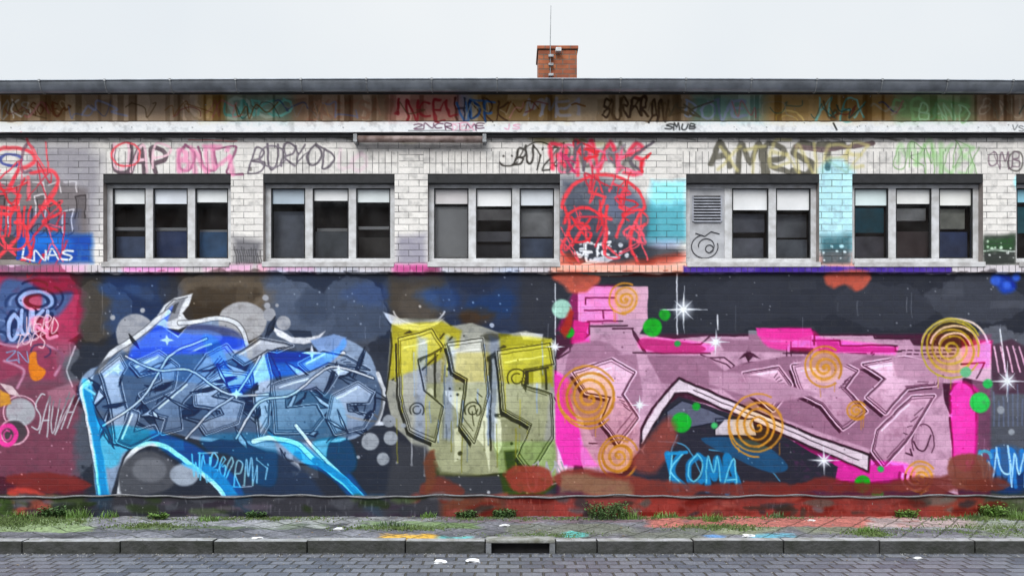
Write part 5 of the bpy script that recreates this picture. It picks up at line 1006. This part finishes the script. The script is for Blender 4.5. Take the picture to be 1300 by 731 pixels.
cover('moss', M_MOSS, [(-40, 115, -.5, -.02, .04), (-40, 60, -.8, -.3, .025), (150, 240, -.8, -.5, .02), (440, 560, -.95, -.7, .025), (630, 740, -1.4, -1.1, .015), (860, 960, -.9, -.6, .025), (1080, 1140, -1.3, -.9, .02), (1180, 1340, -1.2, -.6, .02), (1200, 1340, -.3, -.05, .035), (250, 420, -.3, -.05, .02), (560, 700, -.3, -.05, .02), (700, 1000, -.22, -.04, .022)], 15000, 'patchy green moss and short grass over the old pavement', 3)
def crumple(a, b, s, label, seed, y=None):
    r = random.Random(seed); bm = bmesh.new(); bmesh.ops.create_icosphere(bm, subdivisions=2, radius=s)
    for v in bm.verts: v.co = Vector((v.co.x * 1.6, v.co.y, v.co.z * .45)) * r.uniform(.62, 1.2)
    me = bpy.data.meshes.new('paper_scrap'); bm.to_mesh(me); bm.free()
    z = 0.0 if b < 690 else -.125
    d = (CAM_H - z) * 1000 / (b - 485); yy = d - CAM_D
    o = link('paper_scrap', me, M_PAPER); o.location = ((a - 650) * d / 1000, yy, z + s * .25); tagp(o, label, 'litter', 'scraps of litter')
crumple(558, 714, .045, 'white flattened scrap on the setts left of the drain inlet', 1)
crumple(600, 713, .05, 'larger white scrap on the setts beside the drain inlet', 2)
crumple(1030, 641 + 20, .03, 'pale stone on the pavement in front of the red plinth', 3)
crumple(326, 684, .04, 'white scrap on the pavement near the kerb at left', 4)
crumple(950, 681, .045, 'white scrap on the pavement below the blue tag', 5)
crumple(430, 672, .04, 'small white scrap on the pavement at the middle left', 6)
crumple(1165, 709, .035, 'small white scrap at the kerb foot on the right', 7)
crumple(640, 668, .04, 'pale lump near the wall left of the bushy weed', 8)
lv = MB()
for i in range(260):
    y = random.gauss(PAVE_Y + .25, .5) if i % 2 else random.uniform(-.5, -.04); y = min(y, -.04)
    if PAVE_Y - .03 < y < PAVE_Y + KW: continue
    x = random.uniform(-7.5, 7.5); z = .018 if y > PAVE_Y else -.119; s = random.uniform(.010, .024); a = random.uniform(0, 6.28); c_, s_2 = math.cos(a) * s, math.sin(a) * s
    lv.quad((x - c_, y - s_2, z), (x + s_2 * .5, y - c_ * .5, z + random.uniform(0, .012)), (x + c_, y + s_2, z), (x - s_2 * .5, y + c_ * .5, z + random.uniform(0, .012)))
lf = lv.build('fallen_leaves', simple('dry_leaf', (.20, .13, .06), .8, .5, 3, dirt=(.07, .06, .03)), None); lf['kind'] = 'stuff'; lf['label'] = 'small dry leaves blown along kerb and wall'; lf['category'] = 'leaves'
# scattered grit: too many to count
gv = MB(); 
for i in range(1500):
    y = random.uniform(-3.2, -.05) if random.random() < .6 else random.gauss(PAVE_Y - .08, .06); x = random.uniform(-8, 8)
    z = .012 if y > PAVE_Y + KW else (-.122 if y < PAVE_Y - .02 else .02); s = random.uniform(.003, .010)
    b = len(gv.v); gv.v += [(x - s, y, z), (x + s, y - s * .3, z), (x, y + s, z), (x, y, z + s * 1.1)]; gv.f += [(b, b + 1, b + 3), (b + 1, b + 2, b + 3), (b + 2, b, b + 3)]
g = gv.build('grit', simple('grit', (.38, .37, .35), .9), None); g['kind'] = 'stuff'; g['label'] = 'pale grit and crumbs scattered over kerb and setts'; g['category'] = 'grit'

# ------------------------------------------------------------------ the house row across the street, seen only as reflection in the panes
ob = empty('opposite_house', (0, -25, -.12), 'dark long house across the street, seen only as the dark reflection in the window panes', 'house')
MB().box(-45, -9, 0, 45, 0, 9.6).build('wall', brick_mat('house_brick', (.10, .06, .045), (.07, .045, .035), (.09, .08, .07)), ob)
MB().box(-45.3, -9.3, 9.6, 45.3, .3, 9.85).build('roof', M_DARK, ob)
for i in range(24):
    for zf in (1.2, 5.2): MB().box(-44 + i * 3.7, -.05, zf, -42.6 + i * 3.7, .04, zf + 1.9).build('house_window', M_FRAME if False else M_ROOM, ob)

# ------------------------------------------------------------------ camera, sky, light
cam = bpy.data.cameras.new('camera'); co_ = bpy.data.objects.new('camera', cam); COL.objects.link(co_)
co_.location = (0, -CAM_D, CAM_H); co_.rotation_euler = (R(90), 0, 0); cam.sensor_width = 36; cam.lens = 36 * CAM_D / 13.0
cam.shift_y = (485 - 365.5) / 1300; cam.clip_end = 2000; sc.camera = co_
w = bpy.data.worlds.new('World'); sc.world = w; w.use_nodes = True; nt = w.node_tree; bg = nt.nodes['Background']
sky = nt.nodes.new('ShaderNodeTexSky'); sky.sky_type = 'NISHITA'; sky.sun_disc = False; sky.sun_elevation = R(50); sky.sun_rotation = R(160); sky.air_density = 1; sky.dust_density = 4
hs = nt.nodes.new('ShaderNodeHueSaturation'); hs.inputs['Saturation'].default_value = .25; nt.links.new(sky.outputs[0], hs.inputs['Color'])
mx = nt.nodes.new('ShaderNodeMix'); mx.data_type = 'RGBA'; mx.inputs['Factor'].default_value = .99; nt.links.new(hs.outputs[0], mx.inputs['A'])
tcw = nt.nodes.new('ShaderNodeTexCoord'); nzw = nt.nodes.new('ShaderNodeTexNoise'); nzw.inputs['Scale'].default_value = 1.6; nzw.inputs['Detail'].default_value = 4; nt.links.new(tcw.outputs['Generated'], nzw.inputs['Vector'])
rw = nt.nodes.new('ShaderNodeValToRGB'); rw.color_ramp.elements[0].color = (8.2, 9.0, 9.8, 1); rw.color_ramp.elements[1].color = (9.9, 10.3, 10.6, 1); rw.color_ramp.elements[0].position = .3; rw.color_ramp.elements[1].position = .7
nt.links.new(nzw.outputs['Fac'], rw.inputs['Fac']); nt.links.new(rw.outputs['Color'], mx.inputs['B'])
sp = nt.nodes.new('ShaderNodeSeparateXYZ'); nt.links.new(tcw.outputs['Generated'], sp.inputs[0])
mg = nt.nodes.new('ShaderNodeMapRange'); mg.inputs['From Min'].default_value = .46; mg.inputs['From Max'].default_value = .9; mg.inputs['To Min'].default_value = .655; mg.inputs['To Max'].default_value = 3.3; nt.links.new(sp.outputs[2], mg.inputs['Value'])
vm = nt.nodes.new('ShaderNodeVectorMath'); vm.operation = 'MULTIPLY'; nt.links.new(mx.outputs['Result'], vm.inputs[0]); nt.links.new(mg.outputs[0], vm.inputs[1])
nt.links.new(vm.outputs[0], bg.inputs['Color']); bg.inputs['Strength'].default_value = .1
sun = bpy.data.lights.new('sun', 'SUN'); sun.energy = 1.5; sun.angle = R(25); sun.color = (1, .98, .95)
so = bpy.data.objects.new('sun', sun); COL.objects.link(so); so.rotation_euler = (R(48), 0, R(-20))
sc.view_settings.view_transform = 'Standard'; sc.view_settings.look = 'None'; sc.view_settings.gamma = 1; sc.view_settings.use_curve_mapping = False; sc.view_settings.exposure = 0.42
